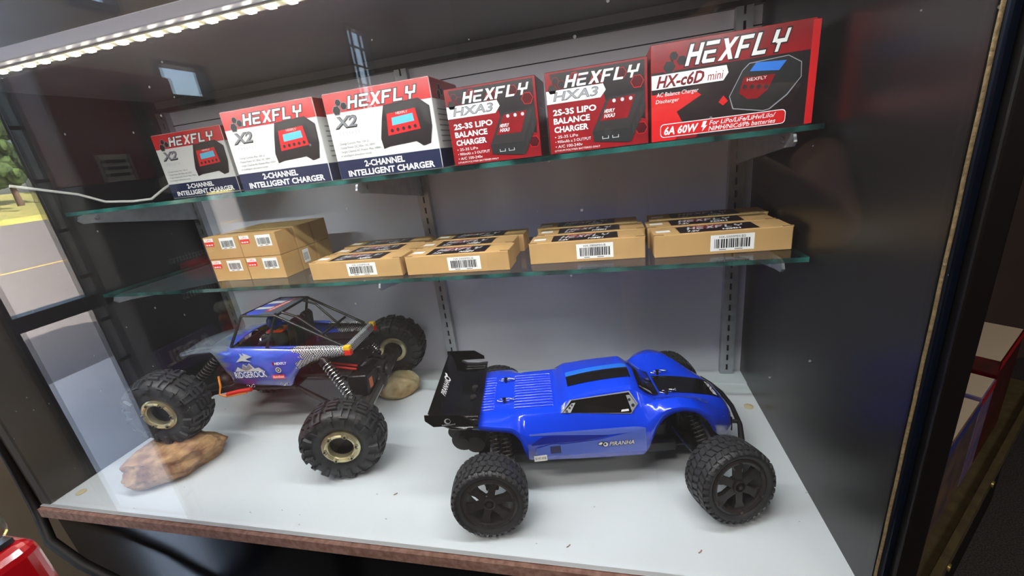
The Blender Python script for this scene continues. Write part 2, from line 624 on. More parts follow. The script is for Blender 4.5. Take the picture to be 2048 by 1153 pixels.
# ---------------------------------------------------------------- black vending machine by the left wall (seen only as a reflection)
vend_black = mat('black machine panel', (24, 24, 30), 0.4, noise=0.3, nscale=6)
vend_maroon = mat('maroon machine panel', (140, 40, 54), 0.35, noise=0.2, nscale=10)
chrome_m = mat('ribbed chrome', (150, 154, 146), 0.2, metal=0.9)
plaque_m = mat('engraved plaque metal', (206, 210, 200), 0.5, metal=0.1)
purple_m = mat('dark purple sign', (96, 66, 140), 0.5)
vm = thing('wall_cabinet', 'shallow black wall cabinet with maroon upper panel and metal plaque, mirrored in the display glass', 'cabinet', (-1.548, -0.605, FZ))
MB().box(-.048, .048, -.19, .145, 0, 1.35).build('cabinet_body', vend_black, vm, bevel=.004)
MB().box(-.048, .054, -.19, .145, 1.35, 1.63).build('upper_panel', vend_maroon, vm, bevel=.004)
pq = MB().box(.054, .058, .015, .09, 1.352, 1.42).build('plaque', plaque_m, vm)
for k in range(3):
    MB().box(.058, .0595, .024, .082, 1.365 + k * .017, 1.373 + k * .017).build('engraved_line', vend_black, pq)
for k in range(4):
    MB().cyl((.057, -.045 - k * .012, 1.35), (.057, -.045 - k * .012, 1.6), .005, 8).build('chrome_rib', chrome_m, vm, smooth=50)
MB().cyl((.048, -.065, 1.33), (.062, -.065, 1.33), .026, 20).build('round_lock', plaque_m, vm, smooth=40)
MB().box(.048, .055, -.04, .145, .80, .89).build('sign_band', purple_m, vm)
def side_fn(y0, z0, x):
    return lambda u, v, k: (x + EPS * (k + 1), y0 + u, z0 + v)
pr = Print(side_fn(-.02, .83, .055))
pr.text('AOSL', 0, .15, 0, .045, ink_white, bold=.02)
pr.build('sign_lettering', vm)
for zz, h in ((1.10, .03), (.985, .04)):
    pr = Print(side_fn(-.14, zz, .048))
    pr.text('& options', 0, .15, 0, h, ink_lgrey, bold=.01)
    pr.build('lettering', vm)
rk = thing('grid_rack', 'narrow black wire ladder rack standing beside the vending machine', 'rack', (-1.5, -.372, FZ))
for yy in (0, -.03):
    MB().box(-.006, .006, yy - .004, yy + .004, 0, 1.62).build('upright', win_frame_m, rk)
for k in range(14):
    MB().box(-.004, .004, -.026, -.004, .1 + k * .115, .108 + k * .115).build('rung', win_frame_m, rk)

# ---------------------------------------------------------------- unseen ceiling lights, added to fill the dim room
enamel_m = mat('white enamel', (220, 220, 216), .5)
diff_m = mat('fill light diffuser', (255, 246, 232), .5, emit=6.0)
def fill_light(x, y, energy, label):
    rl = thing('fill_light', label, 'fill light', (x, y, 1.9), 0, 'added fill lights of the shop')
    MB().box(-.62, .62, -.1, .1, -.05, 0).build('housing', enamel_m, rl)
    MB().box(-.6, .6, -.08, .08, -.058, -.051).build('diffuser', diff_m, rl)
    rl_d = bpy.data.lights.new('fill_lamp', 'AREA')
    rl_d.shape = 'RECTANGLE'
    rl_d.size, rl_d.size_y = 1.2, .16
    rl_d.energy = energy
    rl_d.color = (1, .93, .84)
    rlo = bpy.data.objects.new('fill_lamp', rl_d)
    COL.objects.link(rlo)
    rlo.parent = rl
    rlo.location = (0, 0, -.062)
fill_light(1.3, -1.5, 20, 'unseen fill light added above the dark carpet beside the neighbouring case')
fill_light(-.85, -1.0, 20, 'unseen fill light added near the beige wall with the glass door')

# ================================================================== DISPLAY CASE
W, D = 1.148, 0.43
Z1, Z2 = 0.4481, 0.2986       # tops of the glass shelves
case = thing('display_case', 'black retail display case with glass front, white floor board and lavender grey back panel', 'display case', (0, 0, 0))
fb = MB().box(-W - .017, 0, -.004, D + .02, -.018, 0, mis=[0, 0, 1, 0, 0, 0]).build('floor_board', [white_board, raw_edge], case)
MB().box(-W - .014, .0, -.010, -.0045, -.0172, -.0012).build('edge_strip', raw_edge, fb)
MB().box(-W, 0, .386, D, 0, .0025).build('rear_strip', white_board, fb)
MB().box(-W - .01, .036, .002, D, FZ, -.0185).build('base_cabinet', black_gloss, case, bevel=.002)
MB().box(-W, 0, D, D + .012, 0, .617).build('back_panel', back_white, case)
MB().box(-W, 0, D - .002, D, .59, .5915).build('panel_joint', slot_dark, case)
MB().box(-W, 0, D - .012, D - .0005, .617, .625).build('top_rail', frame_black, case)
MB().box(-W, 0, D - .006, D + .012, .6255, .6395).build('upper_back_strip', top_dark, case)
MB().box(0, .018, .0, D + .012, -.018, .66).build('side_panel', black_lam, case)
MB().box(-W - .017, -W, .0, D + .012, .0005, .66).build('side_panel', black_lam, case)
MB().box(-W, 0, .05, D, .64, .66).build('top_panel', top_dark, case)
MB().box(-W, 0, .012, .03, .618, .78).build('header_panel', header_brown, case)
MB().box(-W, -.0, .006, .034, .606, .618).build('light_rail', alu, case, bevel=.001)
MB().box(-W - .012, .004, -.0035, .0015, .0003, .78).build('front_glass', front_glass_m, case)
MB().box(.0045, .0085, -.006, .016, -.85 + .0, .9).build('frame_trim', navy_trim, case)
MB().box(.009, .0255, -.014, .03, -.85, .9).build('corner_post', frame_black, case, bevel=.002)
MB().tube([(-.0005 + .00015 * math.sin(k * 1.7), -.0048, -.01 + k * .02) for k in range(42)], .0012, 8).build('seal_strip', tan_seal, case, smooth=60)
for x in (-W + .0125, -.594 + .011, -.038 + .011):
    u = MB()
    w_, d_ = .0115, .012
    u.box(x - w_, x - w_ + .0015, D - d_, D, .003, .617).box(x + w_ - .0015, x + w_, D - d_, D, .003, .617)
    u.box(x - w_, x - .0018, D - d_ - .0012, D - d_, .003, .617).box(x + .0018, x + w_, D - d_ - .0012, D - d_, .003, .617)
    z = .003
    while z < .6:
        u.box(x - .0018, x + .0018, D - d_ - .0012, D - d_, z, z + .0085)
        z += .0205
    uo = u.build('slotted_upright', zinc, case)
    MB().box(x - .0018, x + .0018, D - d_ + .001, D - d_ + .002, .003, .617).build('slot_shade_strip', slot_dark, uo)  # dark strip paints the shade inside the slots
    for zs in (Z1, Z2):
        th = .006
        zt = zs - th - .0006
        bk = [(D - .014, zt), (.214, zt), (.203, zt - .002), (.199, zt - .010), (.205, zt - .0155), (.225, zt - .017), (D - .014, zt - .047)]
        b = MB().prism(bk, x - .0016, x + .0016, lambda a, c, d: (d, a, c)).build('shelf_bracket', zinc, case)
        MB().cyl((x - .004, .228, zt - .008), (x + .004, .228, zt - .008), .004, 12).build('bracket_stud', steel, b, smooth=40)
for x, y in ((-1.122, .028), (-.017, .315)):
    MB().lathe([(0, .0072), (.0012, .0072), (.002, .005), (.002, 0)], 24, (x, y, .0001), 'Z').build('screw_cap', mat('beige plastic cap', (196, 184, 150), .5), case, smooth=40)

def glass_shelf(z, label):
    th = .006
    x0, x1, y0, y1 = -W + .006, -.004, .19, D - .016
    return tag(MB().box(x0, x1, y0, y1, z - th, z, mis=[0, 0, 1, 1, 1, 1]).build('glass_shelf', [shelf_glass_m, green_edge_m]), label, 'shelf', 'glass shelves of the case')
glass_shelf(Z1, 'clear glass shelf with green edge carrying the charger boxes')
glass_shelf(Z2, 'clear glass shelf with green edge carrying the brown cardboard boxes')

# LED strip under the light rail
led = thing('led_strip', 'strip of bright white led points running along the top front rail', 'led strip', (-W / 2, .022, .6055))
MB().box(-W / 2 + .005, W / 2 - .005, -.005, .005, -.0012, 0).build('strip_backing', mat('white flex strip', (210, 206, 180), .6), led)
led_m = mat('lit led', (255, 250, 226), .4, emit=42.0)
led_me = MB().box(-.0035, .0035, -.0028, .0028, -.0032, -.0013).mesh('led', led_m)
nled = 53
for k in range(nled):
    o = bpy.data.objects.new('led', led_me)
    COL.objects.link(o)
    o.parent = led
    o.location = (-W / 2 + .015 + k * (W - .03) / (nled - 1), 0, 0)
ld = bpy.data.lights.new('led_lamp', 'AREA')
ld.shape = 'RECTANGLE'
ld.size, ld.size_y = W - .04, .008
ld.energy = 4.3
ld.color = (.97, .99, 1.0)
lo = bpy.data.objects.new('led_lamp', ld)
COL.objects.link(lo)
lo.parent = led
lo.location = (0, 0, -.0036)
lo.rotation_euler = (math.radians(3), 0, 0)

# ================================================================== CHARGER BOXES ON THE UPPER SHELF
def carton(w, d, h, mats, parent, mis=None):
    return MB().box(-w / 2, w / 2, 0, d, 0, h, mis=mis).build('carton', mats, parent, bevel=.0012)

def side_print(w, h, y0, fnx):
    return lambda u, v, k: (w / 2 + EPS * (k + 1), y0 + u, v)

def make_x2(w=.156, h=.112, d=.105):
    t = thing('charger_box', '', 'box', group='white and red charger boxes')
    c = MB().box(-w / 2, w / 2, 0, d, 0, h).build('carton', box_white, t, bevel=.0012)
    p = Print(front_fn(-w / 2, 0, 0))
    e = .0008
    p.rect(e, w - e, h * .775, h - e, ink_red, 0)
    p.rect(e, w - e, e, h * .225, ink_navy, 0)
    p.hexes(w * .115, h * .8, h * .062, ink_black, ink_grey, 1)
    p.logo(w * .225, w * .90, h * .80, h * .935, ink_white, 4, shear=.25, outline=ink_dark)
    p.text('X2', w * .06, w * .29, h * .59, h * .73, ink_dark, 2, bold=.04, shear=.25)
    p.text('X2', w * .065, w * .285, h * .605, h * .725, ink_grey, 3, bold=.02, shear=.25)
    p.text('mini', w * .09, w * .29, h * .515, h * .575, ink_lgrey, 2)
    for k, s in enumerate(('- Charge Current: Max. 10A x2', '- Charge Power: DC 200w / AC 100W', '- Single Channel AC Power: Max 100W', '  in intelligent allocation mode')):
        v = h * (.40 - k * .047)
        p.text(s, w * .055, w * (.36 + .05 * (k % 3)), v, v + h * .033, ink_grey, 2)
    p.text('2-CHANNEL', w * .27, w * .66, h * .125, h * .2, ink_white, 2, bold=.03)
    p.text('INTELLIGENT CHARGER', w * .09, w * .93, h * .025, h * .1, ink_white, 2, bold=.03)
    # printed picture of the charger
    p.poly([(w * .48, h * .42), (w * .52, h * .62), (w * .56, h * .78), (w * .88, h * .80), (w * .97, h * .70), (w * .965, h * .48), (w * .93, h * .30), (w * .86, h * .28), (w * .80, h * .34), (w * .55, h * .32), (w * .49, h * .30)], ink_dark, 5)
    p.poly([(w * .56, h * .76), (w * .87, h * .78), (w * .85, h * .68), (w * .58, h * .66)], plastic_satin, 6)
    p.poly([(w * .88, h * .78), (w * .96, h * .69), (w * .955, h * .5), (w * .9, h * .56)], ink_grey if False else plastic_satin, 6)
    p.poly([(w * .575, h * .68), (w * .84, h * .70), (w * .86, h * .47), (w * .555, h * .44)], ink_red, 7)
    p.poly([(w * .615, h * .63), (w * .81, h * .65), (w * .815, h * .565), (w * .61, h * .545)], ink_cyan, 8)
    p.text('HEXFLY', w * .66, w * .77, h * .66, h * .685, ink_white, 8)
    for k in range(5):
        p.ngon(w * (.60 + k * .054), h * (.49 + k * .004), h * .021, 10, ink_dark, 8)
    p.build('front_print', t)
    s = Print(side_print(w, h, 0, 0))
    s.rect(e, d - e, h * .775, h - e, ink_red2, 0)
    s.rect(e, d - e, e, h * .225, ink_navy, 0)
    s.hexes(d * .25, h * .83, h * .06, ink_black, ink_grey, 1)
    for k in range(7):
        s.rect(d * .12, d * (.55 + .1 * (k % 3)), h * (.66 - k * .06), h * (.675 - k * .06), ink_grey, 1)
    s.build('side_print', t)
    MB().box(-w / 2 + .001, w / 2 - .001, .001, d - .001, h, h + .0004).build('lid_print', box_red, t)
    return t

def make_hxa3(w=.1175, h=.0935, d=.075):
    t = thing('charger_box', '', 'box', group='red and black charger boxes')
    MB().box(-w / 2, w / 2, 0, d, 0, h).build('carton', box_dkred, t, bevel=.0012)
    p = Print(front_fn(-w / 2, 0, 0))
    e = .0007
    p.rect(e, w - e, e, h - e, ink_red2, 0)
    p.poly([(w * .05, h * .97), (w * .97, h * .97), (w * .97, h * .3), (w * .62, h * .46), (w * .55, h * .78), (w * .1, h * .74)], ink_dark, 1)
    for du, dv, r in ((.52, .82, .09), (.75, .86, .07), (.9, .74, .08), (.3, .9, .06), (.6, .3, .09), (.93, .2, .08)):
        p.ngon(w * du, h * dv, h * r, 6, ink_red, 2)
        p.ngon(w * du, h * dv, h * r * .9, 6, box_dkred, 3)
    p.hexes(w * .07, h * .79, h * .07, ink_black, ink_red2, 3)
    p.logo(w * .19, w * .95, h * .79, h * .93, ink_white, 5, shear=.3)
    p.poly([(e, h * .62), (w * .545, h * .62), (w * .60, h * .70), (w * .575, h * .775), (e, h * .775)], ink_white, 4)
    p.text('HXA3', w * .07, w * .53, h * .645, h * .755, ink_dark, 5, bold=.03, shear=.2)
    p.text('HXA3', w * .075, w * .525, h * .652, h * .748, decal_silver, 6, bold=.01, shear=.2)
    for k, (s, q) in enumerate((('2S-3S LIPO', .5), ('BALANCE', .43), ('CHARGER', .41))):
        p.text(s, w * .06, w * q, h * (.475 - k * .105), h * (.55 - k * .105), ink_white, 5, bold=.03)
    for k, (s, q) in enumerate((('• 2S-3S LiPo', .3), ('• 900mAh x 3 OUTPUT', .43), ('• A/C 100-240v', .34))):
        p.text(s, w * .06, w * q, h * (.195 - k * .06), h * (.23 - k * .06), ink_white, 5)
    p.text('LITHIUM POLYMER BATTERIES ONLY', w * .05, w * .52, h * .03, h * .052, ink_white, 5)
    # printed picture of the charger brick
    p.poly([(w * .45, h * .22), (w * .60, h * .585), (w * .635, h * .61), (w * .965, h * .62), (w * .975, h * .42), (w * .83, h * .06), (w * .8, h * .05), (w * .46, h * .1)], ink_black, 6)
    p.poly([(w * .46, h * .23), (w * .6, h * .57), (w * .94, h * .6), (w * .82, h * .22)], plastic_satin, 7)
    p.poly([(w * .53, h * .34), (w * .63, h * .58), (w * .88, h * .6), (w * .80, h * .34)], ink_red2, 8)
    for k in range(3):
        p.ngon(w * (.675 + k * .08), h * .56, h * .022, 10, ink_lgrey, 9)
        p.poly([(w * (.845 + k * .035), h * (.13 + k * .08)), (w * (.87 + k * .035), h * (.19 + k * .08)), (w * (.87 + k * .035), h * (.31 + k * .08)), (w * (.845 + k * .035), h * (.25 + k * .08))], plastic_satin, 7)
    p.text('HEXFLY', w * .575, w * .68, h * .43, h * .47, ink_white, 9, bold=.02, shear=.4)
    p.text('HXA3', w * .57, w * .68, h * .37, h * .415, ink_white, 9, bold=.02, shear=.4)
    for k in range(2):
        p.rect(w * (.545 + k * .1), w * (.61 + k * .1), h * .12, h * .155, ink_lgrey, 8)
        p.rect(w * (.552 + k * .1), w * (.603 + k * .1), h * .128, h * .155, ink_black, 9)
    p.build('front_print', t)
    s = Print(side_print(w, h, 0, 0))
    for k in range(6):
        s.rect(d * .15, d * (.5 + .1 * (k % 3)), h * (.7 - k * .09), h * (.715 - k * .09), ink_red, 1)
    s.build('side_print', t)
    return t

def make_c6(w=.163, h=.103, d=.095):
    t = thing('charger_box', 'largest red charger box with blue screen picture beside the black side panel', 'box')
    MB().box(-w / 2, w / 2, 0, d, 0, h).build('carton', box_red, t, bevel=.0012)
    p = Print(front_fn(-w / 2, 0, 0))
    e = .0007
    p.rect(e, w - e, e, h - e, ink_dark, 0)
    p.rect(e, w - e, h * .72, h - e, ink_red2, 1)
    p.poly([(e, e), (w * .16, e), (w * .22, h * .15), (w * .17, h * .3), (w * .33, h * .44), (w * .28, h * .5), (e, h * .5)], ink_red, 1)
    p.poly([(w * .16, e), (w * .3, e), (w * .36, h * .16), (w * .22, h * .15)], ink_red2, 2)
    p.poly([(w * .44, h * .34), (w * .47, h * .4), (w * .5, h * .34), (w * .47, h * .3)], ink_red, 2)
    p.hexes(w * .12, h * .76, h * .075, ink_black, ink_red2, 3)
    p.logo(w * .22, w * .87, h * .745, h * .945, ink_white, 5, shear=.35, outline=ink_dark)
    p.poly([(e, h * .54), (w * .47, h * .54), (w * .505, h * .62), (w * .49, h * .705), (e, h * .705)], ink_dark, 4)
    p.poly([(e, h * .55), (w * .465, h * .55), (w * .495, h * .62), (w * .482, h * .695), (e, h * .695)], ink_white, 5)
    p.text('HX-c6D', w * .035, w * .345, h * .56, h * .685, ink_dark, 6, bold=.03, shear=.3)
    p.text('HX-c6D', w * .04, w * .34, h * .568, h * .677, ink_red2, 7, bold=.01, shear=.3)
    p.text('mini', w * .365, w * .465, h * .57, h * .65, ink_red2, 6, shear=.2)
    p.text('AC Balance Charger', w * .035, w * .31, h * .46, h * .515, ink_white, 5, shear=.2)
    p.text('Discharger', w * .03, w * .185, h * .395, h * .445, ink_white, 5, shear=.2)
    p.rrect(w * .06, w * .86, h * .04, h * .185, h * .04, ink_white, 5)
    p.rrect(w * .064, w * .856, h * .048, h * .177, h * .036, ink_red, 6)
    p.text('6A 60W', w * .085, w * .315, h * .065, h * .155, ink_white, 7, bold=.03, shear=.25)
    p.poly([(w * .345, h * .165), (w * .37, h * .165), (w * .358, h * .12), (w * .372, h * .12), (w * .338, h * .06), (w * .346, h * .105), (w * .332, h * .105)], ink_white, 7)
    p.text('For LiPo/LiFe/LiHv/LiIo/', w * .385, w * .80, h * .118, h * .165, ink_white, 7, bold=.01, shear=.25)
    p.text('NiMH/NiCd/Pb batteries', w * .38, w * .80, h * .058, h * .105, ink_white, 7, bold=.01, shear=.25)
    # printed picture of the charger
    p.poly([(w * .505, h * .38), (w * .58, h * .62), (w * .62, h * .68), (w * .85, h * .70), (w * .93, h * .62), (w * .935, h * .48), (w * .86, h * .32), (w * .76, h * .2), (w * .72, h * .19), (w * .53, h * .25)], decal_silver, 4)
    p.poly([(w * .51, h * .38), (w * .583, h * .615), (w * .622, h * .672), (w * .85, h * .692), (w * .925, h * .615), (w * .93, h * .48), (w * .855, h * .33), (w * .755, h * .21), (w * .72, h * .2), (w * .535, h * .258)], ink_black, 5)
    p.poly([(w * .625, h * .6), (w * .66, h * .675), (w * .84, h * .655), (w * .80, h * .57)], ink_blue, 6)
    p.poly([(w * .565, h * .40), (w * .59, h * .55), (w * .78, h * .54), (w * .74, h * .40), (w * .68, h * .325), (w * .62, h * .33)], ink_red2, 6)
    p.text('HEXFLY', w * .61, w * .73, h * .505, h * .535, ink_white, 7)
    for k in range(4):
        p.ngon(w * (.6 + k * .043), h * (.455 - .008 * k), h * .022, 10, ink_black, 7)
    p.build('front_print', t)
    MB().box(w / 2 - .004, w / 2 + .003, -.001, .001, .001, h - .002).build('red_edge_flap', ink_red, t)
    return t

sy = .1985
GX = 'white and red charger boxes'
x2 = make_x2()
x2.location = (-.695, sy, Z1 + .0002)
x2['label'] = 'white and red charger box standing between the two other white ones'
dup(x2, (-.524, sy, Z1 + .0002), 0, 'white and red charger box standing next to a red and black charger box', GX)
dup(x2, (-.958, .30, Z1 + .0002), 0, 'white and red charger box set back on the shelf beside the white cable', GX)
hx = make_hxa3()
hx.location = (-.3705, sy, Z1 + .0002)
hx['label'] = 'red and black charger box standing next to a white charger box'
dup(hx, (-.2420, sy, Z1 + .0002), 0, 'red and black charger box standing next to the largest red box', 'red and black charger boxes')
c6 = make_c6()
c6.location = (-.0985, sy, Z1 + .0002)

# ================================================================== CARDBOARD BOXES ON THE LOWER SHELF
def barcode(p, u0, u1, v0, v1, title, seed=1):
    p.rect(u0, u1, v0, v1, label_white, 0)
    rnd = random.Random(seed)
    w, h = u1 - u0, v1 - v0
    u = u0 + w * .09
    while u < u1 - w * .1:
        b = w * rnd.choice((.012, .02, .03, .035))
        p.rect(u, u + b, v0 + h * .17, v0 + h * .74, ink_black, 1)
        u += b + w * rnd.choice((.012, .016, .024))
    if title:
        p.text(title, u0 + w * .2, u0 + w * .8, v0 + h * .79, v0 + h * .93, ink_black, 1)
    p.rect(u0 + w * .2, u0 + w * .36, v0 + h * .05, v0 + h * .11, ink_grey, 1)
    p.rect(u0 + w * .56, u0 + w * .74, v0 + h * .05, v0 + h * .11, ink_grey, 1)

def make_small(w=.0735, d=.0425, h=.0395):
    t = thing('battery_carton', '', 'box', group='small stacked cartons')
    MB().box(-w / 2, w / 2, 0, d, 0, h).build('carton', cardboard, t, bevel=.0008)
    MB().box(-w / 2 + .001, w / 2 - .001, d * .49, d * .51, h, h + .0002).build('lid_seam', mat('cardboard seam', (120, 92, 58), .8), t)
    p = Print(front_fn(-w / 2, 0, 0))
    barcode(p, w * .46, w * .87, h * .44, h * .93, '', 3)
    p.build('barcode_label', t)
    p = Print(front_fn(-w / 2, 0, 0))
    p.rect(w * .03, w * .29, h * .6, h * .95, label_white, 0)
    p.rect(w * .03, w * .29, h * .6, h * .8, ink_redtag, 1)
    for k in range(3):
        p.rect(w * (.06 + .07 * k), w * (.11 + .07 * k), h * .64, h * .69, label_white, 2)
    p.text('LiPo', w * .09, w * .23, h * .83, h * .92, ink_redtag, 2)
    p.build('red_sticker', t)
    return t
sm = make_small()
first = True
lab_lvl = ('bottom', 'top')
lab_row = ('front', 'middle', 'rear')
lab_col = ('beside the flat cartons', 'at the empty shelf end')
for c, x in enumerate((-.811, -.886)):
    for r, y in enumerate((.232, .2765, .321)):
        for l in range(2):
            lb = 'small brown carton, %s layer, %s row, %s' % (lab_lvl[l], lab_row[r], lab_col[c])
            loc = (x + .001 * ((r * 7 + l * 3) % 3), y, Z2 + .0002 + l * .0402)
            if first:
                sm.location = loc
                sm['label'] = lb
                first = False
            else:
                o = dup(sm, loc, 0.012 * ((r + l) % 2), lb, 'small stacked cartons')
                if (c, r, l) == (0, 1, 0):
                    w, d, h = .0735, .0425, .0395
                    s = Print(lambda u, v, k: (w / 2 + EPS * (k + 1), u, v))
                    s.rect(d * .12, d * .5, h * .3, h * .9, label_white, 0)
                    for k in range(6):
                        s.rect(d * (.16 + .05 * k), d * (.18 + .05 * k), h * .4, h * .75, ink_black, 1)
                    s.build('side_label', o)

def make_flat(title, seed, w=.160, d=.047, h=.0285):
    t = thing('battery_pack_carton', '', 'box', group='long flat cartons')
    MB().box(-w / 2, w / 2, 0, d, 0, h).build('carton', cardboard, t, bevel=.0009)
    MB().box(-w / 2 - .0006, -w / 2 + .012, .0005, .003, h - .0015, h + .0006).box(w / 2 - .012, w / 2 + .0006, .0005, .003, h - .0015, h + .0006).build('tuck_flap', mat('cut cardboard edge', (132, 100, 62), .8), t)
    p = Print(front_fn(-w / 2, 0, 0))
    barcode(p, w * .42, w * .735, h * .14, h * .84, title, seed)
    p.build('barcode_label', t)
    p = Print(top_fn(-w / 2, 0, h))
    p.rect(w * .2, w * .78, d * .1, d * .9, ink_dark, 0)
    p.poly([(w * .35, d * .9), (w * .6, d * .9), (w * .52, d * .55), (w * .3, d * .5)], ink_red2, 1)
    p.logo(w * .27, w * .72, d * .45, d * .78, ink_lgrey, 2, shear=.3)
    p.text('7.2V', w * .26, w * .36, d * .16, d * .34, ink_white, 2, bold=.03, shear=.2)
    p.text('NiMH', w * .52, w * .66, d * .16, d * .34, ink_white, 2, bold=.03, shear=.2)
    p.rect(w * .03, w * .14, d * .35, d * .6, label_white, 0)
    p.build('top_label', t)
    return t
flat = [(-.6225, .2055, 'HX-2200MH-B', 'beside the small stacked cartons', 1.0), (-.4535, .2045, 'HX-3300MH-B', 'second row from the small cartons', 1.0),
        (-.2670, .2255, 'HX-3800MH-B', 'third row from the small cartons', 1.0), (-.0925, .2245, 'HX-5000MH-B2', 'beside the black side panel', 1.04)]
for i, (x, y, ti, wh, sc) in enumerate(flat):
    f = make_flat(ti, 11 + i, w=.160 * sc, h=.0285 if i < 2 else .0305)
    f.location = (x, y, Z2 + .0002)
    f.rotation_euler = (0, 0, (0, 0, .01, .035)[i])
    f['label'] = 'long flat carton with barcode label, front one, ' + wh
    for k, w_ in ((1, 'middle'), (2, 'rear')):
        dup(f, (x + (-.004, .003)[k - 1] * (1 if i % 2 else -1), y + k * .0515, Z2 + .0002), (.01, -.008)[k - 1], 'long flat carton with dark top label, %s one, %s' % (w_, wh), 'long flat cartons')

# white cable lying over the upper shelf
tag(MB().tube([(-1.145, .14, .50), (-1.14, .22, .476), (-1.13, .25, .458), (-1.10, .275, .4525), (-1.075, .29, .4525), (-1.062, .31, .468), (-1.052, .35, .488), (-1.048, .39, .50), (-1.046, .424, .51)], .0024, 8).build('power_cable', wire_white, smooth=60),
    'thin white power cable curving over the end of the upper shelf', 'cable')

# ================================================================== WHEELS
def tire_profile(r, w, rim, bulge=1.0):
    """half-open profile (axial offset, radius), outer face at -y"""
    return [(-w * .40, rim), (-w * .485, rim + (r - rim) * .30), (-w * .5, rim + (r - rim) * .55), (-w * .47, r - (r - rim) * .18), (-w * .40, r - (r - rim) * .06), (-w * .25, r), (0, r * 1.008), (w * .25, r), (w * .40, r - (r - rim) * .06), (w * .47, r - (r - rim) * .18), (w * .5, rim + (r - rim) * .55), (w * .485, rim + (r - rim) * .30), (w * .40, rim)]

def lug(mb, prof, s0, s1, t0, t1, hgt, skew=0.0, n=4, taper=.82):
    """raised tread block following the profile between parameters s0..s1 (0..1) and angles t0..t1"""
    m = len(prof) - 1
    def P(s):
        q = max(0, min(.9999, s)) * m
        i = int(q)
        f = q - i
        return (prof[i][0] * (1 - f) + prof[i + 1][0] * f, prof[i][1] * (1 - f) + prof[i + 1][1] * f)
    vs = []
    for k in range(n + 1):
        s = s0 + (s1 - s0) * k / n
        a, r = P(s)
        a2, r2 = P(min(1, s + .01))
        a1, r1 = P(max(0, s - .01))
        ta, tr = a2 - a1, r2 - r1
        L = math.hypot(ta, tr) or 1
        na, nr = -tr / L, ta / L
        for lift, tp in ((-.0006, 1.0), (hgt, taper)):
            mid = (t0 + t1) / 2 + skew * (k / n - .5)
            hw = (t1 - t0) / 2 * tp
            aa, rr = a + na * lift, r + nr * lift
            for t in (mid - hw, mid + hw):
                vs.append((rr * math.cos(t), aa, rr * math.sin(t)))
    fs = []
    for k in range(n):
        b, c = k * 4, k * 4 + 4
        fs += [(b + 2, b + 3, c + 3, c + 2), (b, b + 2, c + 2, c), (b + 3, b + 1, c + 1, c + 3)]
    fs += [(0, 1, 3, 2), (n * 4 + 2, n * 4 + 3, n * 4 + 1, n * 4)]
    mb.add(vs, fs)

def truck_tire_mesh(r=.0485, w=.043, rim=.0345):
    mb = MB()
    r -= .002
    pr_ = tire_profile(r, w, rim)
    mb.lathe(pr_, 64, caps=False)
    N = 34
    for i in range(N):
        t = 2 * math.pi * i / N
        dt = 2 * math.pi / N
        lug(mb, pr_, .43, .50, t, t + dt * .78, .0024, .05, 2)
        lug(mb, pr_, .51, .58, t + dt * .45, t + dt * 1.23, .0024, -.05, 2)
        lug(mb, pr_, .33, .42, t + dt * .4, t + dt * 1.15, .0024, -.07, 2)
        lug(mb, pr_, .59, .68, t + dt * .1, t + dt * .85, .0024, .07, 2)
        lug(mb, pr_, .20, .32, t, t + dt * (.62 if i % 2 else .45), .0022, .03, 3)
        lug(mb, pr_, .69, .80, t + dt * .3, t + dt * .9, .0022, -.03, 3)
    return mb.mesh('tire', rubber, smooth=40, fix=False)

def truck_rim_mesh(r=.0345, w=.043):
    mb = MB()
    y0 = -w * .42
    mb.lathe([(y0 + .006, r - .006), (y0 - .001, r - .005), (y0 - .0022, r - .002), (y0 - .001, r + .001), (y0 + .004, r + .0012), (w * .4, r), (w * .4, r - .003)], 48, closed=True)
    # hub
    mb.lathe([(y0 + .012, .0075), (y0 - .001, .0075), (y0 - .0016, .0062), (y0 + .002, .0055), (y0 + .002, 0)], 20)
    mb.cyl((0, y0 + .001, 0), (0, y0 - .002, 0), .0028, 6)
    n = 6
    for i in range(n):
        t = 2 * math.pi * (i + .5) / n
        for a, b, w0, w1 in ((.006, .020, .0095, .0085), (.020, r - .003, .0085, .0165)):
            c, s_ = math.cos(t), math.sin(t)
            vs = []
            for q, ww in ((a, w0), (b, w1)):
                for k, yy in ((-1, y0 + .001), (1, y0 + .001), (1, y0 + .007), (-1, y0 + .007)):
                    vs.append((q * c - k * ww / 2 * s_, yy, q * s_ + k * ww / 2 * c))
            mb.add(vs, [(0, 1, 5, 4), (1, 2, 6, 5), (2, 3, 7, 6), (3, 0, 4, 7)])
        q = r - .003
        mb.cyl((q * math.cos(t), y0 - .001, q * math.sin(t)), (q * math.cos(t), y0 - .0036, q * math.sin(t)), .0021, 8)
    return mb.mesh('rim', plastic_satin, smooth=35, fix=False)

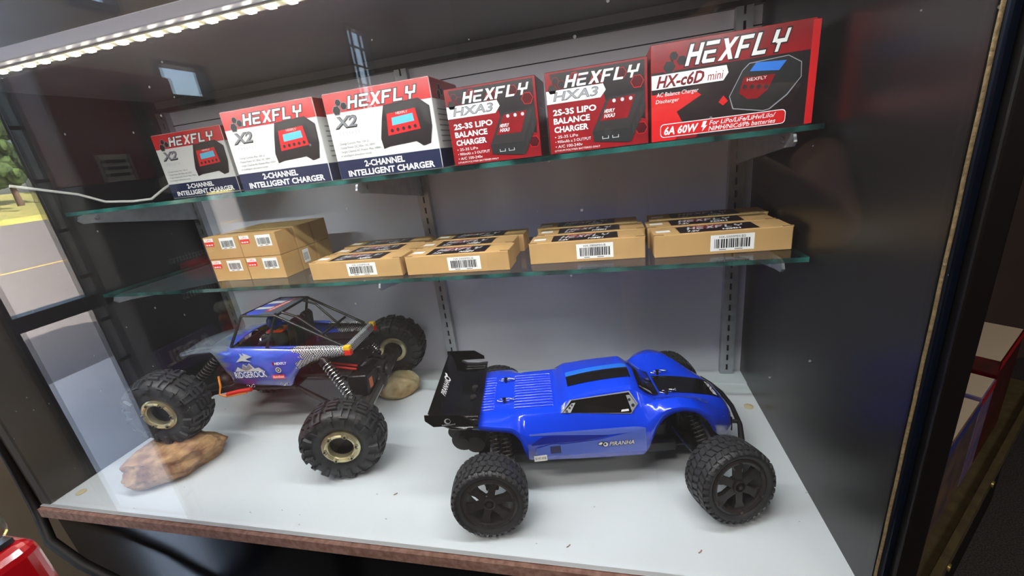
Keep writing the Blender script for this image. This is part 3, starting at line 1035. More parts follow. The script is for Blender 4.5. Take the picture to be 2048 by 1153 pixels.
def crawler_tire_mesh(r=.0635, w=.052, rim=.0285):
    mb = MB()
    r -= .0035
    pr_ = tire_profile(r, w, rim)
    mb.lathe(pr_, 72, caps=False)
    N = 18
    dt = 2 * math.pi / N
    for i in range(N):
        t = i * dt
        h = .0042
        if i % 2 == 0:      # open loop lug: two thin rails with a bar, pointed foot on the sidewall
            for sgn in (0, 1):
                m0, m1 = (.26, .47) if not sgn else (.53, .74)
                lug(mb, pr_, m0, m1, t + dt * .0, t + dt * .16, h, 0, 4)
                lug(mb, pr_, m0, m1, t + dt * .46, t + dt * .62, h, 0, 4)
                e0, e1 = (.26, .30) if not sgn else (.70, .74)
                lug(mb, pr_, e0, e1, t, t + dt * .62, h, 0, 2)
                f0, f1 = (.13, .25) if not sgn else (.75, .87)
                lug(mb, pr_, f0, f1, t + dt * .05, t + dt * .57, h * .9, 0, 3, .6)
        else:
            for m0, m1, g in ((.12, .22, .26), (.23, .30, .34), (.31, .40, .42), (.60, .69, .42), (.70, .77, .34), (.78, .88, .26)):
                lug(mb, pr_, m0, m1, t + dt * (.31 - g / 2), t + dt * (.31 + g / 2), h * .8, .04, 2)
        lug(mb, pr_, .425, .455, t - dt * .12, t + dt * .72, h * 1.1, .02, 2)
        lug(mb, pr_, .475, .505, t - dt * .05, t + dt * .62, h * 1.1, -.02, 2)
        lug(mb, pr_, .525, .555, t - dt * .12, t + dt * .72, h * 1.1, .02, 2)
    return mb.mesh('tire', rubber, smooth=40, fix=False)

def crawler_rim_mesh(r=.0285, w=.052):
    mb = MB()
    y0 = -w * .46
    mb.lathe([(y0 + .008, r - .010), (y0 - .0005, r - .0095), (y0 - .0015, r - .0085), (y0 - .0015, r - .0015), (y0, r + .0004), (y0 + .006, r + .0004)], 48, mi=0, caps=False)
    mb.lathe([(w * .4, r), (w * .46, r - .002), (w * .46, r - .009), (w * .3, r - .0095)], 48, mi=0, caps=False)
    mb.lathe([(y0 + .004, r - .0095), (y0 + .016, r - .011), (y0 + .018, 0)], 32, mi=1, caps=False)
    mb.lathe([(w * .3, r - .0095), (w * .18, r - .011), (w * .16, 0)], 32, mi=1, caps=False)
    for i in range(6):
        t = 2 * math.pi * (i + .25) / 6
        q = r - .005
        c, s_ = q * math.cos(t), q * math.sin(t)
        mb.cyl((c, y0 - .001, s_), (c, y0 - .0042, s_), .0032, 10, mi=0)
        mb.cyl((c, y0 - .0042, s_), (c, y0 - .0055, s_), .0018, 6, mi=1)
        t2 = t + math.pi / 6
        # raised arc between bolts
        pts = []
        for k in range(5):
            a = t2 + (k / 4 - .5) * .62
            pts.append((q * math.cos(a), y0 - .0022, q * math.sin(a)))
        mb.tube(pts, .0022, 6, mi=0)
    return mb.mesh('rim', [gold, plastic_black], smooth=40, fix=False)

def put_wheel(tire_me, rim_me, parent, loc, yaw, tilt=0.0, spin=0.0):
    o = bpy.data.objects.new('tire', tire_me)
    COL.objects.link(o)
    o.parent = parent
    o.matrix_local = Matrix.Translation(loc) @ Matrix.Rotation(yaw, 4, 'Z') @ Matrix.Rotation(-tilt, 4, 'X') @ Matrix.Rotation(spin, 4, 'Y')
    r = bpy.data.objects.new('rim', rim_me)
    COL.objects.link(r)
    r.parent = o
    return o

def spring_pts(p0, p1, r, turns, n=10):
    p0, p1 = Vector(p0), Vector(p1)
    d = (p1 - p0)
    a = d.orthogonal().normalized()
    b = d.normalized().cross(a)
    return [p0 + d * (k / (turns * n)) + (a * math.cos(2 * math.pi * k / n) + b * math.sin(2 * math.pi * k / n)) * r for k in range(turns * n + 1)]

def shock(parent, p0, p1, r=.006, turns=9, body=plastic_black, coil=plastic_satin):
    p0, p1 = Vector(p0), Vector(p1)
    m = p0.lerp(p1, .48)
    s_ = MB().cyl(p0, m, r * .72, 14).cyl(m, p1, r * .3, 10).cyl(p0.lerp(p1, .02), p0.lerp(p1, .1), r * 1.05, 14).cyl(p0.lerp(p1, .88), p0.lerp(p1, .93), r * 1.1, 14).sphere(p1, r * .6, 10, 6).sphere(p0, r * .6, 10, 6).build('shock_absorber', body, parent, smooth=40)
    MB().tube(spring_pts(p0.lerp(p1, .1), p0.lerp(p1, .88), r, turns), r * .17, 6).build('coil_spring', coil, s_, smooth=60)

# ================================================================== BLUE TRUCK
tr = thing('toy_truck', 'bright blue radio controlled truck with black wing, black stripes and window stickers', 'toy truck', (-.2725, .188, 0), .19)
ST = [  # x, zc, y1,z1, y2,z2, y3,z3, y4,z4
    (-.168, .1195, .044, .1195, .052, .1185, .067, .1175, .0695, .113),
    (-.150, .1205, .046, .121, .054, .120, .071, .118, .0735, .112),
    (-.130, .1205, .047, .121, .055, .120, .074, .1165, .0765, .1105),
    (-.116, .1205, .048, .121, .056, .120, .075, .115, .0775, .108),
    (-.104, .1205, .048, .121, .0565, .119, .0748, .106, .0775, .093),
    (-.096, .1205, .048, .121, .057, .119, .0738, .096, .0768, .062),
    (-.052, .120, .049, .120, .058, .119, .071, .095, .0755, .0575),
    (-.034, .1345, .0475, .1335, .060, .118, .071, .094, .0755, .0565),
    (.050, .1425, .045, .1405, .0605, .1095, .071, .09, .0745, .0535),
    (.058, .1425, .0445, .135, .0605, .114, .071, .094, .0745, .0535),
    (.066, .140, .043, .128, .0605, .119, .0725, .102, .0755, .066),
    (.074, .130, .040, .1205, .0605, .1235, .0745, .113, .077, .093),
    (.084, .118, .037, .1145, .0605, .1275, .0765, .1215, .0785, .110),
    (.094, .1115, .035, .112, .060, .129, .0775, .1255, .0795, .1175),
    (.106, .1105, .034, .111, .060, .1295, .0785, .127, .0805, .121),
    (.1235, .108, .034, .109, .060, .126, .078, .123, .080, .1165),
    (.140, .1055, .033, .106, .058, .117, .0755, .111, .0775, .100),
    (.1525, .103, .032, .103, .054, .108, .070, .099, .073, .078),
    (.165, .100, .030, .100, .048, .0995, .060, .088, .064, .064),
    (.180, .094, .026, .093, .040, .089, .049, .074, .052, .052),
    (.190, .084, .020, .083, .031, .078, .038, .063, .041, .046),
    (.1955, .070, .014, .069, .023, .066, .029, .056, .032, .044),
]
SX = [s[0] for s in ST]
def prof_at(x):
    v = [pchip(SX, [s[k] for s in ST], x) for k in range(1, 10)]
    pts = [(0, v[0]), (v[1], v[2]), (v[3], v[4]), (v[5], v[6]), (v[7], v[8])]
    out = [pts[0]]
    for i in range(len(pts) - 1):
        a, b = pts[i], pts[i + 1]
        q = .09
        if i > 0:
            out.append((a[0] + (b[0] - a[0]) * q, a[1] + (b[1] - a[1]) * q))
        if i < len(pts) - 2:
            out.append((a[0] + (b[0] - a[0]) * (1 - q), a[1] + (b[1] - a[1]) * (1 - q)))
    out.append(pts[-1])
    return out
def top_z(x, y):
    pr_ = prof_at(x)
    y = abs(y)
    for a, b in zip(pr_, pr_[1:]):
        if y <= b[0]:
            t = (y - a[0]) / max(1e-6, b[0] - a[0])
            return a[1] + t * (b[1] - a[1])
    return pr_[-1][1]
def side_y(x, z):
    pr_ = prof_at(x)
    pts = pr_[2:]
    for a, b in zip(pts, pts[1:]):
        if b[1] <= z <= a[1] or a[1] <= z <= b[1]:
            t = (z - a[1]) / ((b[1] - a[1]) or 1e-6)
            return a[0] + t * (b[0] - a[0])
    return pts[-1][0] if z < pts[-1][1] else pts[0][0]
xs = sorted(set([round(-.168 + .00404 * k, 5) for k in range(91)] + SX))
xs = [x for x in xs if -.168 <= x <= .1955]
sh = MB()
rows = []
for x in xs:
    pr_ = prof_at(x)
    rows.append([(x, -y, z) for y, z in reversed(pr_)] + [(x, y, z) for y, z in pr_[1:]])
n = len(rows[0])
vs_ = [p for r in rows for p in r]
fs_ = [(i * n + j, i * n + j + 1, (i + 1) * n + j + 1, (i + 1) * n + j) for i in range(len(rows) - 1) for j in range(n - 1)]
fs_.append(tuple((len(rows) - 1) * n + j for j in range(n)))
sh.add(vs_, fs_)
shell = sh.build('body_shell', blue_paint, tr, smooth=26)
sol = shell.modifiers.new('thickness', 'SOLIDIFY')
sol.thickness = .0012
sol.offset = -1
TO = .0007
def top_patch(name, m, xs_, ylo, yhi, ny=8, off=TO):
    mb = MB()
    vs, fs = [], []
    for x in xs_:
        for j in range(ny + 1):
            y = ylo(x) + (yhi(x) - ylo(x)) * j / ny
            vs.append((x, y, top_z(x, y) + off))
    k = ny + 1
    for i in range(len(xs_) - 1):
        for j in range(ny):
            fs.append((i * k + j, (i + 1) * k + j, (i + 1) * k + j + 1, i * k + j + 1))
    return mb.add(vs, fs).build(name, m, shell, smooth=60, fix=False)
def rng(a, b, n_):
    return [a + (b - a) * i / n_ for i in range(n_ + 1)]
top_patch('roof_stripe', paint_black, rng(-.033, .056, 12), lambda x: -.021, lambda x: .004)
top_patch('roof_stripe', blue_light, rng(-.033, .056, 12), lambda x: .004, lambda x: .016)
top_patch('hood_stripe', paint_black, rng(.0955, .180, 24), lambda x: -.022, lambda x: .022)
ws = top_patch('windshield', paint_black, rng(.0625, .0915, 18), lambda x: -plin([.0625, .075, .0915], [.040, .037, .030], x), lambda x: plin([.0625, .075, .0915], [.040, .037, .030], x), 16, .0026)
def side_strip(name, m, xs_, zlo, zhi, off=.0006, nz=5, sides=(-1, 1)):
    for sg in sides:
        mb = MB()
        vs, fs = [], []
        for x in xs_:
            for j in range(nz + 1):
                z = zlo(x) + (zhi(x) - zlo(x)) * j / nz
                vs.append((x, sg * (side_y(x, z) + off), z + off * .4))
        k = nz + 1
        for i in range(len(xs_) - 1):
            for j in range(nz):
                fs.append((i * k + j, (i + 1) * k + j, (i + 1) * k + j + 1, i * k + j + 1))
        mb.add(vs, fs).build(name, m, shell, smooth=60, fix=False)
# side windows: on the slanted cabin side between roof edge and belt line
def cabin_pt(x, t, sg, off=.0012):
    v = [pchip(SX, [s[k] for s in ST], x) for k in range(1, 10)]
    y = v[1] + (v[3] - v[1]) * t
    z = v[2] + (v[4] - v[2]) * t
    return (x, sg * (y + off), z + off * .5)
for sg in (-1, 1):
    def win(poly, m, nm, off):
        mb = MB()
        mb.poly([cabin_pt(x, t, sg, off) for x, t in poly], 0)
        return mb.build(nm, m, shell, fix=False)
    win([(-.0475, .99), (-.033, .13), (.047, .13), (.0565, .66), (.0465, .99)], decal_silver, 'window_border', .0012)
    w_ = win([(-.0445, .96), (-.031, .18), (.046, .18), (.0545, .65), (.0455, .96)], paint_black, 'side_window', .0016)
    for poly, hol in (([(-.044, .95), (-.031, .36), (-.026, .36), (-.034, .95)], [(-.039, .84, .0020), (-.0345, .64, .0017), (-.031, .48, .0014)]), ([(.042, .28), (.047, .28), (.054, .65), (.0475, .93)], [(.0455, .46, .0019), (.0495, .68, .0023)])):
        mb = MB()
        mb.poly([cabin_pt(x, t, sg, .002) for x, t in poly], 0)
        for x, t, r in hol:
            c = Vector(cabin_pt(x, t, sg, .0023))
            e1 = Vector(cabin_pt(x + .001, t, sg, .0023)) - c
            e2 = Vector(cabin_pt(x, t + .03, sg, .0023)) - c
            e1.normalize()
            e2.normalize()
            mb.poly([c + e1 * r * math.cos(a * .5236) + e2 * r * math.sin(a * .5236) for a in range(12)], 1)
        mb.build('window_bracket_print', [decal_silver, ink_black], w_, fix=False)
    mb = MB()
    mb.poly([cabin_pt(x, t, sg, .002) for x, t in ((.033, .9), (.0435, .88), (.0432, .8), (.034, .82))])
    mb.build('window_sticker', decal_white, w_, fix=False)
    # windshield corner bracket
    mb = MB()
    q = [(.0625, .0355), (.0665, .0365), (.082, .0345), (.0805, .029)]
    mb.poly([(x, sg * y, top_z(x, y) + .0034) for x, y in q], 0)
    for x, y, r in ((.0675, .0345, .0018), (.0745, .0333, .0022)):
        mb.poly([(x + r * math.cos(a * .6283), sg * (y + r * .8 * math.sin(a * .6283)), top_z(x + r * math.cos(a * .6283), y + r * .8 * math.sin(a * .6283)) + .004) for a in range(10)], 1)
    mb.build('windshield_bracket_print', [decal_silver, ink_black], ws, fix=False)
# side graphics
side_strip('side_graphic', blue_lav, rng(-.085, .062, 26), lambda x: plin([-.085, -.07, .062], [.0665, .064, .059], x), lambda x: plin([-.085, -.06, -.05, .0, .062], [.077, .0815, .0795, .0815, .092], x))
side_strip('side_spike', blue_dark, rng(-.09, .012, 18), lambda x: plin([-.09, -.02, .012], [.0825, .082, .086], x), lambda x: plin([-.09, -.075, .012], [.0845, .094, .0868], x), off=.0009)
side_strip('side_spike', blue_lav, rng(-.092, .062, 22), lambda x: plin([-.092, .012, .062], [.0965, .0875, .0885], x), lambda x: plin([-.092, .062], [.0985, .0945], x), off=.0005)
side_strip('side_vent_print', mat('smoky print', (46, 52, 88), .3), rng(-.066, -.052, 6), lambda x: .0675, lambda x: .078, off=.0011)
for sg in (-1, 1):
    def sfn(x0, z0, s_=sg):
        def f(u, v, k):
            x = x0 + (u if s_ < 0 else .052 - u)
            z = z0 + v
            return (x, s_ * (side_y(x, z) + .0012 + EPS * k), z)
        return f
    p = Print(sfn(-.003, .070))
    p.text('PIRANHA', .0155, .0495, .0012, .0082, ink_dark, 1, bold=.07, shear=.3)
    p.text('PIRANHA', .016, .049, .0018, .0078, decal_white, 2, bold=.01, shear=.3)
    p.poly([(0, .006), (.004, .0085), (.007, .0095), (.0095, .008), (.0135, .0085), (.0148, .0045), (.012, .0005), (.0085, .0015), (.006, .004), (.003, .0035)], ink_dark, 1)
    p.poly([(.001, .006), (.005, .0084), (.0075, .0075), (.006, .005), (.0035, .0045)], decal_white, 2)
    p.ngon(.0112, .0045, .0032, 10, decal_white, 2)
    p.ngon(.0105, .005, .0016, 10, ink_dark, 3)
    p.build('side_lettering', shell)
p = Print(lambda u, v, k: (-.089 + u, -(side_y(-.089 + u, .0605 + v) + .0014 + EPS * k), .0585 + v))
p.rect(0, .0175, 0, .0085, label_white, 0)
p.text('$147.00$', .0015, .016, .002, .0062, ink_black, 1)
p.build('price_sticker', shell)
p = Print(lambda u, v, k: (.178 - v, -.018 + u, top_z(.178 - v, -.018 + u) + .0012 + EPS * k))
p.text('REDCAT', .0, .034, 0, .0055, decal_white, 1, bold=.05, shear=.2)
p.build('hood_lettering', shell)
# headlamp slits
for sg in (-1, 1):
    mb = MB()
    mb.tube([(.160, sg * .0585, .088), (.168, sg * .054, .0815), (.172, sg * .051, .086)], .0009, 6)
    mb.build('headlamp_slit', decal_silver, shell, fix=False)
    mb = MB()
    mb.tube([(.190, sg * .036, .071), (.190, sg * .0375, .062), (.189, sg * .040, .052)], .0014, 6)
    mb.build('grille_slot', paint_black, shell, fix=False)
# ribbed rear deck
rb = MB()
for k in range(13):
    y = -.0414 + k * .0069
    for a, b in ((-.162, -.139), (-.110, -.056)):
        if abs(y) > .038 and a < -.15:
            a += .004
        rb.tube([(a, y, top_z(a, y) - .0002), (a + .002, y, top_z(a, y) + .0007), (b - .002, y, top_z(b, y) + .0007), (b, y, top_z(b, y) - .0002)], .0019, 10)
rb.build('deck_ribs', blue_paint, shell, smooth=60, fix=False)
# body clips
def clip(x, y, rot):
    z = top_z(x, y) + .0012
    mb = MB()
    mb.cyl((0, 0, -.003), (0, 0, .005), .0022, 10)
    mb.cyl((0, 0, .005), (0, 0, .006), .003, 10)
    o = mb.build('body_post', plastic_black, shell, smooth=40)
    pts = []
    for k in range(21):
        t = k / 20
        pts.append((-.010 + .022 * t, .0028 * math.sin(t * math.pi * 2.2) * (1 if t < .9 else .6), .0035))
    back = [(.012 + .003 * math.cos(a), .003 * math.sin(a), .0035) for a in (-1.2, -.4, .4, 1.2)]
    pts2 = [(-.010 + .022 * t, -.0028 * math.sin(t * math.pi * 2.2), .0035) for t in [1 - k / 20 for k in range(21)]]
    c = MB().tube(pts + back + pts2, .0006, 6).build('body_clip', steel, o, smooth=60)
    o.location = (x, y, z)
    o.rotation_euler = (0, 0, rot)
clip(-.124, .028, .1)
clip(-.124, -.026, .1)
clip(.107, .027, .15)
clip(.104, -.0255, .15)
# wing
wg = MB()
sec = [(-.2185, .1525), (-.203, .136), (-.190, .1285), (-.172, .1265), (-.156, .127)]
vs_, fs_ = [], []
ny = 24
for j in range(ny + 1):
    y = -.087 + .174 * j / ny
    dip = .004 * (1 - min(1, abs(y) / .06)) if abs(y) < .06 else 0
    for i, (x, z) in enumerate(sec):
        vs_.append((x, y, z - (dip if i in (2, 3, 4) else 0)))
k = len(sec)
fs_ = [(j * k + i, j * k + i + 1, (j + 1) * k + i + 1, (j + 1) * k + i) for j in range(ny) for i in range(k - 1)]
wg.add(vs_, fs_)
wo = wg.build('rear_wing', wing_black, tr, smooth=25)
s_m = wo.modifiers.new('thickness', 'SOLIDIFY')
s_m.thickness = .0016
for sg in (-1, 1):
    MB().prism([(-.2215, .154), (-.176, .1505), (-.161, .139), (-.161, .134), (-.2125, .136), (-.222, .146)], .0868, .0884, lambda a, c, d: (a, sg * d, c)).build('wing_end_plate', wing_black, wo)
    MB().tube([(-.19, sg * .071, .131), (-.158, sg * .071, .129)], .0012, 6).tube([(-.19, sg * .064, .131), (-.158, sg * .064, .129)], .0012, 6).build('wing_ridge', wing_black, wo, smooth=60)
    MB().cyl((-.170, sg * .013, .121), (-.170, sg * .013, .128), .0045, 14).build('wing_screw', plastic_satin, wo, smooth=40)
    MB().obox((-.172, sg * .013, .122), (-.165, sg * .013, .07), .004, .01).build('wing_mount', plastic_black, tr)
def wing_fn(u, v, k):
    # u along +y from the near end, v up the rear lip
    x = -.2045 - v * .68
    return (x + .0012 + EPS * k, u - .03, .1378 + v * .72 + .0018 + EPS * k)
p = Print(wing_fn)
p.text('PIRANHA', 0, .036, .004, .0125, decal_white, 1, bold=.01, shear=.3)
p.ngon(.0425, .009, .0058, 12, decal_white, 1)
p.ngon(.0425, .009, .0034, 12, wing_black, 2)
p.poly([(.043, .012), (.052, .016), (.053, .0125), (.046, .009)], decal_white, 2)
p.build('wing_lettering', wo)
p = Print(lambda u, v, k: (-.205 + u, -.0885 - EPS * k, .1365 + v))
p.ngon(.012, .0065, .0042, 10, ink_lgrey, 1)
p.ngon(.0128, .0068, .003, 10, wing_black, 2)
p.text('REDCAT', .004, .022, .0003, .002, ink_lgrey, 1, bold=.03)
p.build('end_plate_emblem', wo)
# chassis, gearbox, bumper, suspension
MB().box(-.165, .185, -.042, .042, .034, .040).box(-.12, .11, -.05, -.042, .034, .05).box(-.12, .11, .042, .05, .034, .05).build('chassis', plastic_black, tr, bevel=.002)
MB().box(-.10, .10, -.04, .04, .04, .075).build('electronics_tray', plastic_black, tr, bevel=.004)
for x0, x1 in ((-.176, -.13), (.12, .165)):
    MB().box(x0, x1, -.022, .022, .042, .085).cyl(((x0 + x1) / 2, -.024, .062), ((x0 + x1) / 2, .024, .062), .02, 20).build('gearbox', plastic_satin, tr, smooth=40, bevel=.003)
MB().cyl((-.186, -.052, .083), (-.186, -.02, .083), .017, 20).cyl((-.186, -.058, .083), (-.186, -.05, .083), .008, 12).cyl((-.170, -.054, .075), (-.170, -.02, .075), .013, 18).cyl((-.197, -.045, .092), (-.197, -.02, .092), .011, 16).build('rear_motor', plastic_satin, tr, smooth=40)
bp = [(.186, .062, .076), (.197, .05, .071), (.206, .03, .066), (.208, 0, .062), (.206, -.03, .052), (.199, -.05, .042)]
MB().tube([Vector(a) for a in bp], [.0028, .003, .0032, .0034, .0036, .0044], 8).tube([(.165, .02, .06), (.206, .025, .062)], .003, 8).tube([(.165, -.02, .055), (.206, -.025, .054)], .003, 8).build('front_bumper', plastic_black, tr, smooth=50)
R_ = .0485
ttm, trm = truck_tire_mesh(), truck_rim_mesh()
wheels = [((-.1486, -.117, R_), .03, .10, .3), ((.1486, -.1225, R_ + .001), .20, .17, 1.1), ((-.1486, .113, R_), math.pi - .03, .08, .2), ((.146, .106, R_), math.pi + .16, .08, .9)]
for loc, yw, ti, sp in wheels:
    put_wheel(ttm, trm, tr, loc, yw, ti, sp)
for sx in (-1, 1):
    for sg in (-1, 1):
        x = sx * .1486
        hub = (x, sg * .092, .05)
        MB().obox((x - .02, sg * .022, .043), (x - .004, sg * .094, .044), .012, .007).obox((x + .02, sg * .022, .043), (x + .004, sg * .094, .044), .012, .007).build('suspension_arm', plastic_black, tr)
        MB().tube([(x, sg * .02, .07), (x, sg * .088, .06)], .0022, 8).cyl((x, sg * .02, .055), (x, sg * .1, .05), .003, 10).build('drive_shaft', zinc, tr, smooth=50)
        MB().box(x - .009, x + .009, sg * .093 - .005, sg * .093 + .005, .034, .066).build('hub_carrier', plastic_satin, tr, bevel=.002)
        xs0 = .128 if sx > 0 else -.137
        for dx in ((0,) if sx > 0 else (-.004, .010)):
            shock(tr, (xs0 + dx, sg * .047, .104), (xs0 + dx + (.012 if sx > 0 else .002), sg * .078, .05), .0068, 9)
MB().tube([(.108, -.03, .06), (.125, -.095, .052)], .0018, 8).build('steering_rod', steel, tr, smooth=50)
MB().box(.122, .130, -.045, .045, .08, .101).box(-.146, -.138, -.05, .05, .08, .110).build('shock_tower', plastic_black, tr)

# ================================================================== ROCK CRAWLER
def crawler_paint():
    m = bpy.data.materials.new('crawler body print')
    m.use_nodes = True
    nt = m.node_tree
    N, L = nt.nodes.new, nt.links.new
    b = nt.nodes['Principled BSDF']
    b.inputs['Roughness'].default_value = .25
    b.inputs['Coat Weight'].default_value = .8
    tc = N('ShaderNodeTexCoord')
    sx_ = N('ShaderNodeSeparateXYZ')
    L(tc.outputs['Object'], sx_.inputs[0])
    ns = N('ShaderNodeTexNoise')
    ns.inputs['Scale'].default_value = 60
    mp = N('ShaderNodeMapping')
    mp.inputs['Scale'].default_value = (.25, 1, 2.2)
    L(tc.outputs['Object'], mp.inputs[0])
    L(mp.outputs[0], ns.inputs['Vector'])
    ad = N('ShaderNodeMath'); ad.operation = 'MULTIPLY_ADD'
    L(ns.outputs[0], ad.inputs[0]); ad.inputs[1].default_value = .07
    L(sx_.outputs['X'], ad.inputs[2])
    mr = N('ShaderNodeMapRange')
    mr.inputs['From Min'].default_value = -.17
    mr.inputs['From Max'].default_value = .19
    L(ad.outputs[0], mr.inputs['Value'])
    rp = N('ShaderNodeValToRGB')
    rp.color_ramp.interpolation = 'LINEAR'
    e = rp.color_ramp.elements
    e[0].position, e[0].color = 0.0, lin(104, 112, 122)
    e[1].position, e[1].color = .33, lin(96, 106, 118)
    for pos, c in ((.37, lin(50, 70, 176)), (.56, lin(78, 104, 214)), (.62, lin(60, 80, 190))):
        q = e.new(pos)
        q.color = c
    L(mr.outputs[0], rp.inputs[0])
    ck = N('ShaderNodeTexChecker')
    ck.inputs['Scale'].default_value = 470
    mp2 = N('ShaderNodeMapping')
    mp2.inputs['Location'].default_value = (0.0011, 0.0017, 0.0013)
    L(tc.outputs['Object'], mp2.inputs[0])
    L(mp2.outputs[0], ck.inputs['Vector'])
    ck.inputs['Color1'].default_value = lin(190, 190, 196)
    ck.inputs['Color2'].default_value = lin(20, 20, 22)
    gt = N('ShaderNodeMath'); gt.operation = 'GREATER_THAN'
    L(mr.outputs[0], gt.inputs[0]); gt.inputs[1].default_value = .73
    mx = N('ShaderNodeMix'); mx.data_type = 'RGBA'
    L(gt.outputs[0], mx.inputs[0])
    L(rp.outputs[0], mx.inputs[6]); L(ck.outputs['Color'], mx.inputs[7])
    L(mx.outputs[2], b.inputs['Base Color'])
    return m
cr_paint = crawler_paint()
def checker_mat():
    m = bpy.data.materials.new('checker carbon print')
    m.use_nodes = True
    nt = m.node_tree
    tc = nt.nodes.new('ShaderNodeTexCoord')
    ck = nt.nodes.new('ShaderNodeTexChecker')
    ck.inputs['Scale'].default_value = 470
    ck.inputs['Color1'].default_value = lin(190, 190, 196)
    ck.inputs['Color2'].default_value = lin(20, 20, 22)
    nt.links.new(tc.outputs['Object'], ck.inputs['Vector'])
    nt.links.new(ck.outputs['Color'], nt.nodes['Principled BSDF'].inputs['Base Color'])
    return m
checker_m = checker_mat()
cage_m = mat('black cage tube', (30, 28, 30), .3)
tub_m = mat('black tub with red reflection', (34, 22, 26), .4)  # black tub; maroon tint paints a red reflection into its colour
roof_grey = mat('slate roof print', (74, 84, 98), .3, coat=.6)
roof_blue = mat('royal blue roof print', (52, 66, 190), .28, coat=.6)

KC = (-.83, .245, 0)
cw = thing('toy_crawler', 'blue and grey radio controlled rock crawler with open cage perched on two stones', 'toy truck', KC, .1)
HW = .060
zlo = lambda x: plin([-.205, -.15, -.106, -.1, -.097, -.088, -.08, .032, .04, .055, .08, .143], [.162, .175, .181, .172, .159, .135, .121, .111, .125, .1435, .155, .161], x)
zhi = lambda x: plin([-.205, -.15, -.1, -.065, .143], [.172, .185, .191, .1915, .177], x)
hw = lambda x: plin([-.205, -.19, -.15, -.1, -.06, .04, .143], [.026, .034, .046, .056, .060, .060, .051], x)
bs = MB()
def strip_rows(xs_, fn):
    return [[fn(x, j) for j in range(5)] for x in xs_]
xsl = rng(-.205, .143, 70)
for sg in (-1, 1):
    vs, fs = [], []
    for x in xsl:
        a, b = zlo(x), zhi(x)
        for j in range(5):
            t = j / 4
            vs.append((x, sg * (hw(x) + .004 * math.sin(t * math.pi)), a + (b - a) * t))
    for i in range(len(xsl) - 1):
        for j in range(4):
            fs.append((i * 5 + j, (i + 1) * 5 + j, (i + 1) * 5 + j + 1, i * 5 + j + 1))
    bs.add(vs, fs)
# hood top, domed
xh = rng(-.205, -.062, 24)
vs, fs = [], []
for x in xh:
    for j in range(13):
        y = hw(x) * (j / 6 - 1)
        vs.append((x, y, zhi(x) + .006 * (1 - (y / hw(x)) ** 2) * min(1, (x + .205) / .03)))
for i in range(len(xh) - 1):
    for j in range(12):
        fs.append((i * 13 + j, (i + 1) * 13 + j, (i + 1) * 13 + j + 1, i * 13 + j + 1))
bs.add(vs, fs)
bs.add([(-.205, -.026, .172), (-.205, .026, .172), (-.207, .024, .160), (-.207, -.024, .160)], [(0, 1, 2, 3)])
# rear side ledges
vs, fs = [], []
for sg in (-1, 1):
    bs.add([(-.06, sg * .060, .1912), (.143, sg * .051, .177), (.143, sg * .044, .177), (-.06, sg * .053, .1912)], [(0, 1, 2, 3)])
body = bs.build('body_shell', cr_paint, cw, smooth=35)
so = body.modifiers.new('thickness', 'SOLIDIFY')
so.thickness = .0012
# tub and interior
MB().box(-.10, .14, -.045, .045, .118, .124).box(-.062, -.058, -.05, .05, .12, .19).box(-.08, .035, -.057, -.053, .112, .135).box(-.08, .035, .053, .057, .112, .135).build('cockpit_tub', tub_m, cw)
MB().box(.055, .143, -.044, .044, .158, .164).box(.07, .13, -.03, -.006, .164, .167).box(.07, .13, .006, .03, .164, .167).build('rear_deck', tub_m, cw, bevel=.001)
MB().box(-.085, .036, -.058, .058, .104, .111).build('skid_plate', plastic_black, cw, bevel=.002)
# roof panel with print
RF = [(-.030, -.049, .2445), (.034, -.049, .2405), (.030, .050, .2375), (-.025, .050, .240)]
def roof_pt(u, v, k):
    a = Vector(RF[0]).lerp(Vector(RF[1]), u)
    b = Vector(RF[3]).lerp(Vector(RF[2]), u)
    return a.lerp(b, v) + Vector((0, 0, .002 + EPS * k))
rp_ = MB()
q4 = [roof_pt(u, v, 0) for u, v in ((0, 0), (1, 0), (1, 1), (0, 1))]
rp_.add([p - Vector((0, 0, .002)) for p in q4] + q4, [(3, 2, 1, 0), (4, 5, 6, 7), (0, 1, 5, 4), (1, 2, 6, 5), (2, 3, 7, 6), (3, 0, 4, 7)])
ro = rp_.build('roof_panel', roof_grey, cw)
p = Print(roof_pt)
p.poly([(.02, .02), (.46, .02), (.58, .98), (.02, .98)], roof_blue, 1)
p.poly([(.02, .30), (.47, .34), (.48, .46), (.02, .42)], ink_lgrey, 2)
p.poly([(.02, .60), (.49, .66), (.5, .82), (.02, .76)], ink_lgrey, 2)
p.poly([(.47, .2), (.62, .2), (.74, .95), (.59, .95)], ink_redtag, 2)
for k in range(9):
    v = .25 + k * .075
    p.poly([(.52 + k * .012, v), (.60 + k * .012, v), (.605 + k * .012, v + .05), (.525 + k * .012, v + .05)], ink_lgrey, 3)
p.build('roof_print', ro)
for u, v in ((.06, .06), (.94, .06), (.94, .94), (.06, .94)):
    c = roof_pt(u, v, 0)
    MB().cyl(c, c + Vector((0, 0, .0018)), .002, 8).build('roof_bolt', plastic_black, ro, smooth=40)
cage = MB()
TR_ = .0024
P_ = {}
